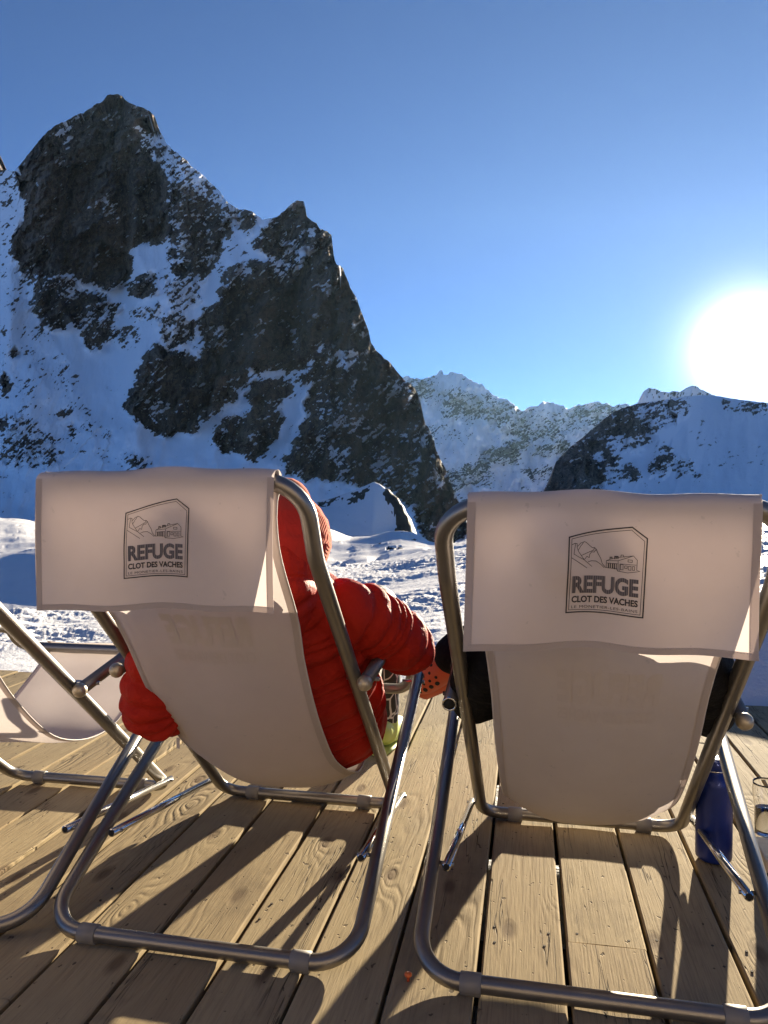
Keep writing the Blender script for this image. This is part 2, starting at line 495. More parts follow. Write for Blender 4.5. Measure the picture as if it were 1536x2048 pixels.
# ---------------------------------------------------------------- mountains and snow
def relief_sheet(name, sil, X, nrow, baseY, D0, polys, default, s_snow, s_rock, amp, mat, seed, strata=0.7, jag=2.0, warp=7.0, back=700.0, freq=1.0, gam=1.0, facet=1.0):
    sil = np.array(sil, float)
    top = np.interp(X, sil[:, 0], sil[:, 1])
    top = top + jag * fbm(X / 9.0, X * 0 + seed, 4, seed) * 1.5 - jag * np.maximum(0, fbm(X / 5.0, X * 0 + 3.3, 3, seed + 5)) * 1.6
    top = np.minimum(top, baseY - 6)
    # fields live on a regular grid of bearing and height, then the sheet samples them up to the skyline
    ny_ = int((baseY - top.min() + 12) / max(0.8, (baseY - top.min()) / (nrow * 1.05)))
    Yg = np.linspace(baseY, top.min() - 12, ny_)
    XX, Y = np.meshgrid(X, Yg)
    wx = XX + warp * fbm(XX / 26, Y / 26, 4, seed + 1) * 2
    wy = Y + warp * fbm(XX / 26 + 40, Y / 26 + 9, 4, seed + 2) * 2
    dens = np.full(Y.shape, default, float)
    for d, p in polys:
        dens[inpoly(wx, wy, p)] = d if d < .2 or d > .9 else d ** gam
    db = blur(dens, 5)
    t = (985.0 - Y) / FPX
    s = s_snow + (s_rock - s_snow) * db
    s = np.maximum(s, t + 0.3)
    g = blur(1.0 / (s - t), 5)
    dt = np.diff(t, axis=0, prepend=t[:1])
    lnD = math.log(D0) + blur(np.cumsum(dt * g, axis=0), 4)
    # rock relief: big buttresses, vertical flutes, ledges
    q = freq
    big = fbm(XX / 95 * q, Y / 150 * q, 3, seed + 3)
    rid = fbm(XX / 34 * q + Y / 160 * q, Y / 70 * q, 5, seed + 4, 0.55, True)
    ledge = fbm((XX * 0.35 + Y) / 15 * q, (XX - Y * 0.4) / 60 * q, 4, seed + 6, 0.6)
    small = fbm(XX / 8 * q, Y / 10 * q, 3, seed + 7, 0.6)
    rk = blur(dens, 2)
    rel = amp * (0.9 * big - 0.60 * rid * (0.18 + 0.82 * rk) + 0.55 * ledge * rk + 0.30 * small * rk + 0.10 * fbm(XX / 3.4 * q, Y / 4.2 * q, 2, seed + 15) * rk + 0.05 * fbm(XX / 40, Y / 22, 3, seed + 8) * (1 - rk))
    jx = XX + 9 * fbm(XX / 22, Y / 22, 3, seed + 31); jy = Y + 9 * fbm(XX / 22 + 5, Y / 22, 3, seed + 32)
    fc = 0
    for k_, (cw, ch, aa) in enumerate(((62, 120, .75), (24, 44, .8), (9.5, 15, .8))):
        u_ = (jx + 0.25 * jy) * q
        fc = fc + aa * cw / q / FPX * facets(u_ / cw, jy * q / ch, seed + 40 + 7 * k_)
    rel = rel + facet * fc * rk
    D = np.exp(lnD) * (1 + rel)
    # snow lies where the face lies back: ledges and hollows
    led = blur(np.gradient(rel, axis=0), 1, 1)
    ca, sa = math.cos(strata), math.sin(strata)
    wq = 6 * fbm(XX / 45, Y / 45, 3, seed + 12)
    U = XX * ca - Y * sa; Vv = XX * sa + Y * ca + wq
    st = fbm(U / 30 * q, Vv / 5.5 * q, 5, seed + 9, 0.66)
    sp = fbm(XX / 13 * q, Y / 7 * q, 5, seed + 10, 0.68)
    n = rank01(0.55 * rank01(st) + 0.40 * rank01(sp) + 0.30 * rank01(fbm(XX / 55, Y / 40, 3, seed + 13)) - 0.35 * rank01(led))
    crk = fbm(U / 70 * q + wq / 9, Vv / 24 * q, 3, seed + 21, 0.5, True)
    crk = (crk > np.quantile(crk, .945)) & (fbm(XX / 60, Y / 60, 2, seed + 22) > .02)
    dsoft = np.clip(blur(np.where(crk & (dens > .5), dens - .38, dens), 1, 2) * .6 + blur(dens, 4, 2) * .4, 0, 1)
    rock = np.clip(0.5 + (dsoft - n) * 6.0, 0, 1)
    v = np.linspace(0, 1, nrow)[:, None]
    Yv = baseY + (top[None, :] - baseY) * v
    D2 = np.empty(Yv.shape); R2 = np.empty(Yv.shape)
    for j in range(len(X)):
        D2[:, j] = np.interp(-Yv[:, j], -Yg, D[:, j]); R2[:, j] = np.interp(-Yv[:, j], -Yg, rock[:, j])
    D, rock, Y = D2, R2, Yv
    XX = np.broadcast_to(X[None, :], Y.shape)
    P = at(XX, Y, D)
    # the far side of the ridge
    bk = []
    for k in (0.006, 0.02, 0.06, 0.15, 0.4, 1.0):
        q_ = P[-1].copy(); q_[:, 1] += back * k; q_[:, 2] -= back * k * (0.5 + 0.6 * k); q_[:, 0] *= 1 + 0.02 * k
        bk.append(q_)
    P = np.concatenate([P, np.array(bk)], 0)
    rock = np.concatenate([rock, np.repeat(rock[-1:], 6, 0)], 0)
    o = grid_mesh(name, P, mat, None, {'rock': rock})
    tag(o, kind='structure')
    return o

C4 = lambda r, g, b: (r, g, b, 1)
m_main = mat_mountain('main_peak_rock', C4(.090, .073, .064), C4(.25, .175, .122), C4(.36, .26, .185), 0.011)
sil_main = [(-620, 640), (-420, 430), (-220, 300), (-80, 225), (-40, 245), (-20, 270), (-6, 336), (4, 340), (18, 341), (30, 343), (45, 324), (60, 304), (80, 279), (95, 264), (110, 251), (130, 243), (150, 232), (170, 224), (187, 212), (200, 205), (208, 200), (213, 193), (220, 190), (238, 188), (246, 195), (255, 203), (262, 208), (275, 212), (292, 218), (303, 225), (310, 236), (315, 248), (319, 260), (325, 272), (334, 290), (350, 303), (372, 320), (385, 335), (400, 345), (420, 365), (440, 383), (455, 405), (470, 415), (480, 420), (492, 419), (505, 424), (515, 432), (525, 440), (535, 438), (545, 437), (560, 430), (575, 415), (588, 404), (597, 401), (607, 403), (611, 415), (613, 432), (622, 440), (633, 447), (640, 458), (655, 463), (663, 470), (665, 490), (668, 515), (674, 530), (685, 535), (693, 555), (700, 575), (710, 590), (718, 610), (725, 630), (733, 650), (738, 665), (742, 685), (752, 700), (765, 713), (780, 725), (790, 738), (800, 750), (810, 762), (822, 768), (833, 782), (840, 800), (845, 825), (850, 845), (860, 862), (868, 880), (872, 900), (880, 918), (890, 935), (898, 955), (905, 975), (915, 998), (925, 1018), (932, 1040), (938, 1060), (946, 1078), (960, 1100)]
polys_main = [
    (.12, [(0, 350), (33, 347), (49, 409), (49, 440), (26, 474), (23, 516), (39, 545), (68, 558), (62, 625), (60, 700), (0, 700)]),
    (.08, [(0, 640), (90, 650), (150, 740), (180, 830), (260, 900), (330, 935), (300, 960), (0, 960)]),
    (.22, [(0, 820), (60, 840), (130, 900), (110, 935), (0, 935)]), (.30, [(240, 905), (290, 915), (290, 940), (250, 935)]),
    (.85, [(0, 750), (18, 755), (24, 775), (12, 785), (0, 780)]), (.85, [(122, 820), (136, 822), (138, 834), (122, 834)]), (.75, [(134, 855), (150, 860), (148, 876), (136, 874)]), (.75, [(16, 697), (38, 698), (38, 710), (22, 712)]), (.8, [(40, 880), (75, 885), (65, 900), (45, 895)]),
    # upper wall
    (.97, [(-60, 180), (12, 260), (11, 345), (0, 352), (-60, 500)]),
    (.985, [(33, 347), (20, 300), (110, 225), (187, 190), (215, 160), (250, 170), (263, 205), (276, 245), (284, 284), (300, 310), (312, 336), (338, 360), (333, 396), (338, 430), (346, 464), (323, 492), (294, 487), (266, 500), (268, 545), (245, 565), (216, 580), (182, 568), (138, 555), (125, 545), (99, 555), (68, 558), (39, 545), (23, 516), (26, 474), (49, 440), (49, 409), (39, 373)]),
    (.93, [(262, 200), (310, 215), (325, 245), (322, 275), (295, 262), (276, 245)]),
    (.50, [(108, 258), (150, 225), (190, 205), (186, 224), (150, 250), (122, 275), (112, 268)]),
    (.45, [(205, 215), (228, 210), (238, 240), (215, 248), (200, 232)]),
    (.62, [(168, 400), (205, 398), (236, 415), (240, 450), (222, 452), (205, 432), (175, 430)]),
    (.55, [(125, 275), (140, 272), (143, 300), (132, 298)]), (.6, [(108, 320), (126, 318), (126, 332), (108, 334)]),
    (.20, [(284, 255), (330, 290), (372, 318), (395, 345), (420, 362), (440, 390), (455, 412), (440, 440), (410, 420), (385, 400), (365, 380), (345, 362), (325, 335), (300, 306), (284, 280)]),
    (.55, [(338, 365), (385, 372), (420, 410), (445, 400), (462, 420), (470, 470), (440, 520), (400, 570), (370, 560), (345, 540), (330, 500), (346, 464), (338, 430), (333, 396)]),
    (.86, [(350, 380), (372, 388), (380, 430), (395, 470), (380, 478), (350, 455), (342, 420)]),
    (.80, [(395, 455), (440, 432), (462, 440), (458, 485), (420, 525), (388, 556), (365, 558), (352, 545), (380, 500)]),
    (.45, [(440, 390), (520, 428), (500, 470), (480, 460), (462, 425)]), (.75, [(482, 420), (512, 425), (510, 452), (488, 448)]), (.7, [(485, 470), (505, 460), (498, 480)]),
    (.06, [(455, 470), (480, 462), (500, 480), (520, 470), (540, 445), (515, 500), (480, 520), (440, 560), (400, 590), (390, 580), (430, 535)]),
    (.75, [(266, 560), (300, 542), (314, 548), (312, 585), (290, 598), (258, 590), (248, 578)]),
    # lower left block and strata
    (.92, [(65, 563), (100, 556), (125, 560), (156, 576), (208, 594), (218, 607), (161, 615), (146, 646), (125, 660), (105, 660), (86, 643), (62, 625), (68, 594)]),
    (.60, [(100, 560), (130, 556), (170, 580), (140, 592), (110, 590), (80, 585)]),
    (.62, [(154, 620), (253, 605), (227, 632), (226, 680), (205, 698), (180, 703), (166, 690), (161, 664), (150, 650)]),
    (.35, [(227, 655), (270, 650), (282, 678), (245, 697), (228, 690)]), (.30, [(250, 620), (320, 610), (315, 640), (265, 645)]),
    (.30, [(330, 560), (400, 540), (400, 610), (340, 625)]), (.35, [(310, 640), (370, 620), (370, 690), (330, 690)]),
    (.45, [(370, 640), (395, 640), (388, 680), (360, 690), (352, 660)]),
    # centre wall and second peak
    (.97, [(475, 534), (511, 522), (548, 530), (566, 567), (580, 555), (610, 520), (640, 500), (668, 500), (690, 540), (720, 600), (742, 680), (700, 705), (660, 700), (640, 690), (625, 705), (612, 745), (575, 755), (555, 742), (506, 735), (494, 770), (467, 801), (436, 829), (401, 852), (372, 870), (341, 867), (328, 877), (314, 867), (305, 857), (276, 846), (247, 815), (260, 787), (276, 737), (286, 716), (310, 690), (340, 705), (376, 705), (394, 722), (412, 687), (389, 680), (394, 653), (402, 625), (436, 599), (441, 562)]),
    (.95, [(640, 500), (700, 560), (760, 690), (742, 705), (650, 705), (600, 560)]),
    (.93, [(540, 445), (560, 425), (597, 395), (625, 430), (670, 470), (675, 525), (640, 510), (605, 500), (560, 515), (530, 512), (505, 492), (515, 470)]),
    (.50, [(560, 470), (600, 455), (635, 458), (620, 485), (590, 492), (565, 490)]),
    (.35, [(542, 525), (560, 508), (600, 495), (608, 515), (598, 545), (585, 565), (566, 567), (552, 545)]),
    (.52, [(440, 560), (470, 535), (500, 522), (500, 545), (470, 570), (445, 580)]),
    (.15, [(376, 705), (394, 655), (410, 690), (396, 722)]),
    (.55, [(575, 655), (600, 650), (598, 680), (578, 682)]), (.6, [(290, 800), (335, 805), (345, 835), (320, 850), (295, 835)]),
    (.60, [(430, 655), (465, 665), (455, 695), (430, 690)]),
    # lower rock by the couloirs
    (.94, [(560, 745), (612, 745), (625, 705), (742, 685), (800, 745), (835, 775), (850, 830), (875, 895), (905, 970), (940, 1070), (900, 1085), (860, 1085), (838, 1060), (815, 1005), (800, 990), (760, 975), (720, 978), (690, 965), (640, 960), (600, 958), (572, 942), (575, 900), (600, 860), (615, 800), (600, 760)]),
    (.92, [(506, 766), (487, 809), (448, 833), (424, 872), (440, 893), (487, 917), (514, 925), (530, 900), (553, 876), (565, 840), (553, 817), (592, 780), (580, 750), (545, 760)]),
    (.03, [(631, 752), (619, 790), (604, 837), (584, 887), (569, 942), (526, 938), (522, 911), (553, 880), (566, 845), (558, 817), (592, 786), (610, 765)]),
    (.08, [(490, 775), (470, 800), (444, 815), (428, 840), (445, 836), (502, 821), (496, 800)]),
    (.06, [(505, 738), (545, 735), (556, 748), (530, 752), (520, 768), (508, 757)]),
    (.12, [(566, 757), (585, 745), (612, 735), (622, 715), (628, 728), (600, 752), (575, 768)]),
    (.35, [(642, 700), (690, 705), (735, 700), (745, 716), (712, 722), (700, 740), (685, 735), (668, 718)]),
    (.62, [(690, 745), (735, 720), (740, 735), (705, 765), (690, 762)]),
    (.55, [(765, 735), (800, 750), (835, 775), (825, 800), (790, 790)]),
    (.66, [(640, 770), (700, 780), (720, 830), (760, 850), (740, 880), (690, 870), (640, 900), (625, 860)]),
    (.40, [(745, 905), (785, 900), (790, 930), (772, 965), (748, 965)]), (.45, [(785, 850), (815, 860), (818, 885), (795, 885)]),
    (.45, [(825, 880), (855, 865), (860, 905), (838, 925), (822, 915)]), (.55, [(810, 945), (840, 935), (835, 985), (815, 985)]),
    (.40, [(870, 935), (892, 945), (895, 985), (880, 980)]), (.5, [(660, 880), (700, 890), (690, 960), (672, 960)]),
]
Xm = np.concatenate([np.linspace(-620, -24, 50, endpoint=False), np.linspace(-24, 960, 690)])
mount = relief_sheet('mountain', sil_main, Xm, 640, 1112.0, 640.0, polys_main, .004, 0.80, 3.3, 0.030, m_main, 11, strata=0.72, jag=2.2, gam=.62, facet=2.1)
tag(mount, 'dark rocky double peak with snow couloirs filling the left')

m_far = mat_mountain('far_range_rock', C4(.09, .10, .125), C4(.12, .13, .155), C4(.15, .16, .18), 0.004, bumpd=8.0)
sil_far = [(700, 800), (780, 770), (812, 752), (830, 758), (850, 758), (866, 752), (874, 750), (880, 741), (884, 742), (888, 751), (898, 748), (906, 744), (914, 748), (922, 747), (935, 757), (950, 765), (963, 768), (972, 778), (985, 788), (1000, 797), (1015, 799), (1030, 812), (1045, 823), (1060, 814), (1075, 811), (1090, 803), (1110, 807), (1125, 812), (1138, 819), (1150, 812), (1170, 809), (1185, 805), (1198, 803), (1204, 808), (1215, 806), (1225, 814), (1240, 809), (1252, 807), (1262, 812), (1280, 830), (1340, 850), (1450, 860)]
polys_far = [(.42, [(800, 750), (1045, 815), (1070, 880), (1000, 870), (960, 830), (900, 840), (850, 810)]), (.30, [(1045, 820), (1260, 808), (1260, 870), (1100, 880)]),
             (.62, [(965, 905), (1000, 898), (1050, 878), (1090, 865), (1050, 900), (1030, 930), (985, 930)]), (.60, [(1060, 915), (1075, 895), (1130, 880), (1150, 895), (1100, 915)]), (.55, [(1050, 870), (1110, 862), (1120, 872), (1065, 885)]),
             (.45, [(890, 950), (930, 930), (985, 925), (970, 955), (940, 975), (900, 990)]), (.35, [(1050, 940), (1110, 930), (1120, 950), (1060, 955)]), (.12, [(870, 790), (900, 800), (880, 830), (850, 815)])]
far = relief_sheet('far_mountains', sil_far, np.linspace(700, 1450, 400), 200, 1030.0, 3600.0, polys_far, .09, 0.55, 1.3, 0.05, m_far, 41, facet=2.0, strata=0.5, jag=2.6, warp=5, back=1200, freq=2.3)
tag(far, 'pale snowy far range with a jagged ridge between peak and hill')
sil_far2 = [(1190, 860), (1230, 830), (1262, 812), (1276, 806), (1283, 790), (1288, 782), (1298, 776), (1312, 778), (1326, 785), (1338, 785), (1346, 782), (1360, 784), (1372, 776), (1386, 771), (1394, 774), (1410, 783), (1450, 800), (1560, 840), (1700, 800), (1900, 830), (2200, 850), (2600, 900)]
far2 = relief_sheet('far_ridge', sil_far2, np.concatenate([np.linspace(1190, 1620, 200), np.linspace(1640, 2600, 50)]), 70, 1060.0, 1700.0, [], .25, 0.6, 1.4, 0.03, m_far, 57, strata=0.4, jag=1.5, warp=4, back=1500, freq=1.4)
tag(far2, 'hazy rock teeth showing above the right hill')
m_hill = mat_mountain('glare_lifted_hill_rock', C4(.27, .23, .19), C4(.36, .31, .25), C4(.42, .36, .29), 0.03, bumpd=1.5)  # rock tones lightened to carry the sun-glare veil over the hill
sil_hill = [(1060, 1000), (1086, 985), (1093, 970), (1100, 965), (1108, 938), (1112, 922), (1130, 905), (1150, 886), (1165, 876), (1180, 862), (1200, 845), (1220, 828), (1245, 816), (1275, 808), (1310, 802), (1350, 796), (1400, 790), (1430, 791), (1470, 798), (1536, 806), (1620, 800), (1800, 770), (2100, 720), (2600, 700), (3200, 760)]
polys_hill = [(.95, [(1080, 1010), (1085, 970), (1100, 940), (1120, 900), (1160, 870), (1190, 880), (1215, 905), (1240, 915), (1228, 940), (1215, 960), (1195, 975), (1160, 1000), (1140, 1010)]),
              (.90, [(1120, 905), (1200, 835), (1270, 800), (1310, 812), (1290, 850), (1282, 890), (1262, 905), (1235, 895), (1215, 905), (1180, 900)]),
              (.55, [(1270, 805), (1370, 800), (1380, 830), (1330, 850), (1300, 880), (1285, 900), (1265, 905), (1280, 860)]),
              (.15, [(1175, 905), (1213, 903), (1208, 922), (1190, 918)]), (.5, [(1215, 870), (1265, 875), (1258, 905), (1220, 898)]),
              (.5, [(1215, 930), (1270, 935), (1285, 955), (1240, 975), (1215, 965)]),
              (.80, [(1298, 935), (1310, 915), (1340, 905), (1365, 915), (1360, 935), (1340, 945), (1330, 960), (1318, 955), (1318, 940), (1298, 955)]), (.40, [(1340, 905), (1385, 920), (1400, 950), (1350, 955)]),
              (.30, [(1300, 880), (1345, 885), (1350, 905), (1305, 905)]), (.35, [(1440, 800), (1536, 808), (1536, 830), (1450, 825)])]
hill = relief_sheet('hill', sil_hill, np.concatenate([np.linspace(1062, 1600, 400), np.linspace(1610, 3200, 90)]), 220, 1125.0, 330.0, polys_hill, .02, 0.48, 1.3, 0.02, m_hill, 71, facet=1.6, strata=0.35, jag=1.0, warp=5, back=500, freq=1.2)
tag(hill, 'broad snowy hill with brown rocks under the sun')

# ---- near snow: one sheet out to the horizon
DECK_YAW = math.radians(10.5)
DK_F = 3.46                                  # far edge, along the boards
def deck_st(x, y):
    c, s = math.cos(DECK_YAW), math.sin(DECK_YAW)
    return x * c - y * s, x * s + y * c
def snow_field():
    Xin = np.linspace(-60, 1600, 760)
    az_in = np.arctan((Xin - CXP) / FPX)
    az = np.concatenate([az_in, np.linspace(az_in[-1], az_in[0] + 2 * math.pi, 170)[1:-1]])
    r = np.concatenate([[0.05, 1.0, 2.0], np.geomspace(2.6, 34, 370), np.r_[np.geomspace(34.8, 284, 170), np.linspace(286, 350, 42), np.geomspace(353, 480, 22)], np.geomspace(500, 6000, 20)])
    A, R = np.meshgrid(az, r)
    azf = np.where(az > math.pi, az - 2 * math.pi, az)
    Xp = CXP + FPX * np.tan(np.clip(azf, az_in[0], az_in[-1]))
    dep = np.cos(np.clip(azf, az_in[0], az_in[-1]))
    f = lambda pts: np.interp(Xp, [p[0] for p in pts], [p[1] for p in pts])
    zy = lambda Yp, d, j: CAM_H - (Yp - 985) / FPX * d * dep[j]
    Dc = f([(0, 11), (250, 12), (640, 20), (800, 24), (940, 30), (1536, 30)])
    yc = f([(0, 1224), (120, 1226), (250, 1212), (400, 1180), (640, 1134), (700, 1130), (760, 1122), (820, 1108), (880, 1092), (940, 1078), (1100, 1066), (1536, 1046)])
    y3 = f([(0, 1222), (250, 1215), (640, 1140), (800, 1118), (900, 1100), (1536, 1080)])
    y4 = f([(0, 1116), (80, 1108), (400, 1118), (600, 1130), (640, 1133), (700, 1126), (800, 1108), (880, 1096), (1536, 1075)])
    y5 = f([(0, 1037), (50, 1040), (120, 1050), (400, 1062), (600, 1060), (640, 1058), (665, 1062), (700, 1072), (740, 1073), (780, 1064), (800, 1062), (830, 1070), (860, 1085), (900, 1092), (1536, 1070)])
    y7 = f([(0, 1060), (300, 1062), (480, 1040), (560, 1008), (620, 1002), (660, 995), (700, 982), (732, 968), (748, 961), (760, 966), (780, 980), (795, 994), (808, 1012), (822, 1038), (836, 1072), (860, 1090), (900, 1100), (1536, 1080)])
    wob = perlin(Xp / 70.0, Xp * 0 + 2.2, 17); y4 = y4 + 7 * wob; y5 = y5 + 3 * perlin(Xp / 45.0, Xp * 0 + 8.2, 19)
    # bank by the deck on the right
    bank = 0.36 * f([(0, 0), (1270, 0), (1420, 1), (1600, 1.1)])
    r6 = f([(0, 296), (700, 296), (745, 302), (785, 322), (840, 329), (1536, 329)])
    Z = np.empty(A.shape)
    for j in range(len(az)):
        rr = [0, 2.6, 3.5, 4.3, Dc[j], Dc[j] * 1.5, 70, 80, 96, 172, r6[j], 335, 400, 520, 6000]
        zc = zy(yc[j], Dc[j], j)
        zz = [-.32, -.30, -.17, -.16 + bank[j], zc, zc - 1.6 - 0.1 * Dc[j], zy(y3[j], 70, j) - 1.5, zy(y3[j], 80, j) if y3[j] > y4[j] + 6 else zy(y4[j], 96, j) - 3, zy(y4[j], 96, j), zy(y5[j], 172, j), zy(y5[j] + 2, r6[j], j), zy(y7[j], 335, j), zy(y7[j], 335, j) - 14, -46, -90]
        Z[:, j] = np.interp(r, rr, zz)
    dr = np.gradient(r)[:, None]
    Zs = blur(Z, 3, 2)
    Z = np.where(R > 110, blur(Z, 1, 1), np.where(R > 3.95, Zs, Z))
    Z[:, 0] = Z[:, 0]
    x = R * np.sin(A); y = R * np.cos(A)
    # trodden lumps, wind crust, soft rolls
    near = np.clip((R - 3.3) / 0.5, 0, 1) * np.clip(1.25 - R / 60, 0, 1)
    l1 = fbm(x / 0.85, y / 0.62, 4, 301, 0.55)
    l2 = fbm(x / 0.30 + 2 * l1, y / 0.20, 4, 302, 0.55, True)
    l3 = fbm(x / 2.6, y / 1.9, 3, 303)
    patch = np.clip(0.55 + 1.6 * fbm(x / 5.0, y / 3.2, 3, 304), 0.12, 1.2)
    patch = patch * (1 - 0.6 * np.clip((Xp - 1250) / 150, 0, 1)[None, :] * np.clip((6.5 - R) / 1.5, 0, 1))
    grow = np.clip(R / 9, 0.55, 1.6)
    Z += near * patch * grow * (0.085 * l1 + 0.058 * (l2 - 0.2) + 0.018 * fbm(x / 0.09, y / 0.07, 3, 305)) + near * 0.07 * l3
    mid = np.clip((R - 50) / 30, 0, 1) * np.clip((420 - R) / 60, 0, 1)
    Z += mid * (0.9 * fbm(x / 26, y / 17, 5, 306) + 0.16 * fbm(x / 6, y / 2.4, 4, 307, 0.55))
    s_, t_ = deck_st(x, y)
    under = (t_ < DK_F + 0.10) & (t_ > -3.3) & (s_ > -4.2) & (s_ < 3.6)
    Z = np.where(under, np.minimum(Z, -0.26), Z)
    # rock peeping out
    XX = CXP + FPX * np.tan(np.clip(A, az_in[0], az_in[-1])); YY = 985 + FPX * (CAM_H - Z) / np.maximum(R * np.cos(np.clip(A, az_in[0], az_in[-1])), 1)
    dens = np.zeros(A.shape)
    wxx = XX + 6 * fbm(XX / 18, YY / 18, 3, 331); wyy = YY + 5 * fbm(XX / 18 + 9, YY / 18, 3, 332)
    for d, lo, p in [(1.4, 250, [(776, 970), (815, 980), (838, 1015), (856, 1085), (804, 1085), (792, 1060), (794, 1035), (778, 1002), (768, 984)]), (.8, 270, [(792, 985), (808, 1000), (802, 1015), (788, 1000)]),
                     (.8, 270, [(638, 1006), (665, 992), (690, 992), (668, 1004), (640, 1016)]), (.85, 270, [(690, 1000), (715, 985), (742, 970), (735, 984), (712, 1004), (695, 1010)]), (.7, 270, [(700, 985), (714, 980), (716, 1005), (704, 1000)]),
                     (.85, 100, [(775, 1092), (800, 1090), (812, 1097), (790, 1100), (776, 1098)]), (.7, 100, [(745, 1090), (762, 1089), (760, 1094)]), (.7, 100, [(812, 1075), (830, 1080), (842, 1084), (822, 1082)])]:
        dens = np.where(inpoly(wxx, wyy, p) & (R > lo) & (R < (345 if lo < 200 else 430)), d, dens)
    n = rank01(fbm(x / 3.2, y / 6 + Z / 2.2, 5, 333, 0.6))
    rock = np.clip(0.5 + (blur(dens, 1, 1) - n) * 3, 0, 1) * (R > 90)
    Z += np.where(R > 90, 1.2 * rock * fbm(x / 4, Z / 2 + y / 6, 3, 334), 0)
    P = np.stack([x, y, Z], -1)
    return P, rock
def mat_snow():
    t = NT('trodden_snow')
    pos = t.n('ShaderNodeNewGeometry').outputs['Position']
    rock = t.n('ShaderNodeAttribute', attribute_name='rock').outputs['Fac']
    n1 = t.noise(pos, 14, 5, 0.6); n2 = t.noise(pos, 60, 4, 0.6); n3 = t.noise(pos, 0.7, 4)
    c = t.mix(n3, (0.66, 0.665, 0.69, 1), (0.74, 0.742, 0.76, 1))
    rn = t.noise(pos, 0.5, 6, 0.65)
    rc = t.mix(t.ramp(rn, [(.35, (0, 0, 0)), (.65, (1, 1, 1))]), (0.012, 0.009, 0.006, 1), (0.045, 0.033, 0.020, 1))
    m = t.ramp(t.math('ADD', rock, t.math('MULTIPLY', t.math('SUBTRACT', rn, .5), .4)), [(.44, (0, 0, 0)), (.56, (1, 1, 1))])
    h = t.math('ADD', n1, t.math('MULTIPLY', n2, .5))
    return t.done(t.bsdf(t.mix(m, c, rc), 0.62, 0, t.bump(h, 0.5, 0.03), 0.25))
_P, _rock = snow_field()
sf = grid_mesh('snow_field', _P, mat_snow(), None, {'rock': _rock}, closed_u=True)
tag(sf, kind='structure')

# ---------------------------------------------------------------- deck
def build_deck():
    pitch, width, th = 0.162, 0.1525, 0.030
    rng = np.random.default_rng(5)
    root = tag(empty('deck', (0, 0, 0), -DECK_YAW), 'weathered wooden terrace deck', kind='structure')
    k0 = math.ceil((-2.9 + 0.083) / pitch)
    meshes = {}
    forced = {1: [1.56], -3: [2.19], 4: [2.9], -6: [1.2], -1: [2.75, -.4], 0: [3.0, .2], 2: [2.45], -2: [.9, 2.95]}
    for k in range(k0, 17):
        s0 = -0.083 + k * pitch + 0.0045
        cuts = [-3.9, -1.5] + sorted(forced.get(k, [float(rng.uniform(.0, 3.0))])) + [DK_F + float(rng.uniform(-.012, .012))]
        for a, b in zip(cuts[:-1], cuts[1:]):
            L = b - a - 0.004
            wd = width + float(rng.uniform(-.0015, .0015))
            mb = bmesh.new()
            ny = max(2, int(L / 0.25))
            dz = float(rng.uniform(-.0018, .0018)); cup = float(rng.uniform(-.001, .0012)); ed = 0.0035
            xs = [-wd / 2, -wd / 2 + ed, 0, wd / 2 - ed, wd / 2]
            zs = [-ed * .8, 0, cup, 0, -ed * .8]
            rows = []
            for j in range(ny + 1):
                yy = L * j / ny
                wob = 0.0009 * math.sin(yy * 3 + k)
                rows.append([mb.verts.new((x + wob, yy, z)) for x, z in zip(xs, zs)] + [mb.verts.new((wd / 2 + wob, yy, -th)), mb.verts.new((-wd / 2 + wob, yy, -th))])
            for j in range(ny):
                for i in range(7):
                    i2 = (i + 1) % 7
                    mb.faces.new((rows[j][i], rows[j][i2], rows[j + 1][i2], rows[j + 1][i]))
            mb.faces.new(rows[0][::-1]); mb.faces.new(rows[-1])
            bmesh.ops.recalc_face_normals(mb, faces=mb.faces)
            me = bpy.data.meshes.new('plank'); mb.to_mesh(me); mb.free()
            me.materials.append(M['wood'])
            o = link(bpy.data.objects.new('plank', me), root)
            o.location = (s0 + width / 2, a, dz)
    for t_ in (-3.8, -3.0, -2.3, -1.55, -.9, -.25, .4, 1.05, 1.56, 2.19, 2.75, 3.38):
        MB().box((-.2, t_, -.085), (6.0, .06, .10)).build('joist', M['joist'], root, False)
    sc = MB(); rng2 = np.random.default_rng(9)
    for k in range(k0, 17):
        for t_ in (.4, 1.05, 1.53, 1.59, 2.16, 2.22, 2.75, 3.38):
            for e in (.022, .128):
                x = -0.083 + k * pitch + e + float(rng2.uniform(-.006, .006)); y = t_ + float(rng2.uniform(-.008, .008))
                sc.tube([(x, y, -.004), (x, y, .0004)], .0029, 8)
    o = sc.build('screws', M['joist'], root, False); tag(o, kind='stuff')
    return root
deck = build_deck()

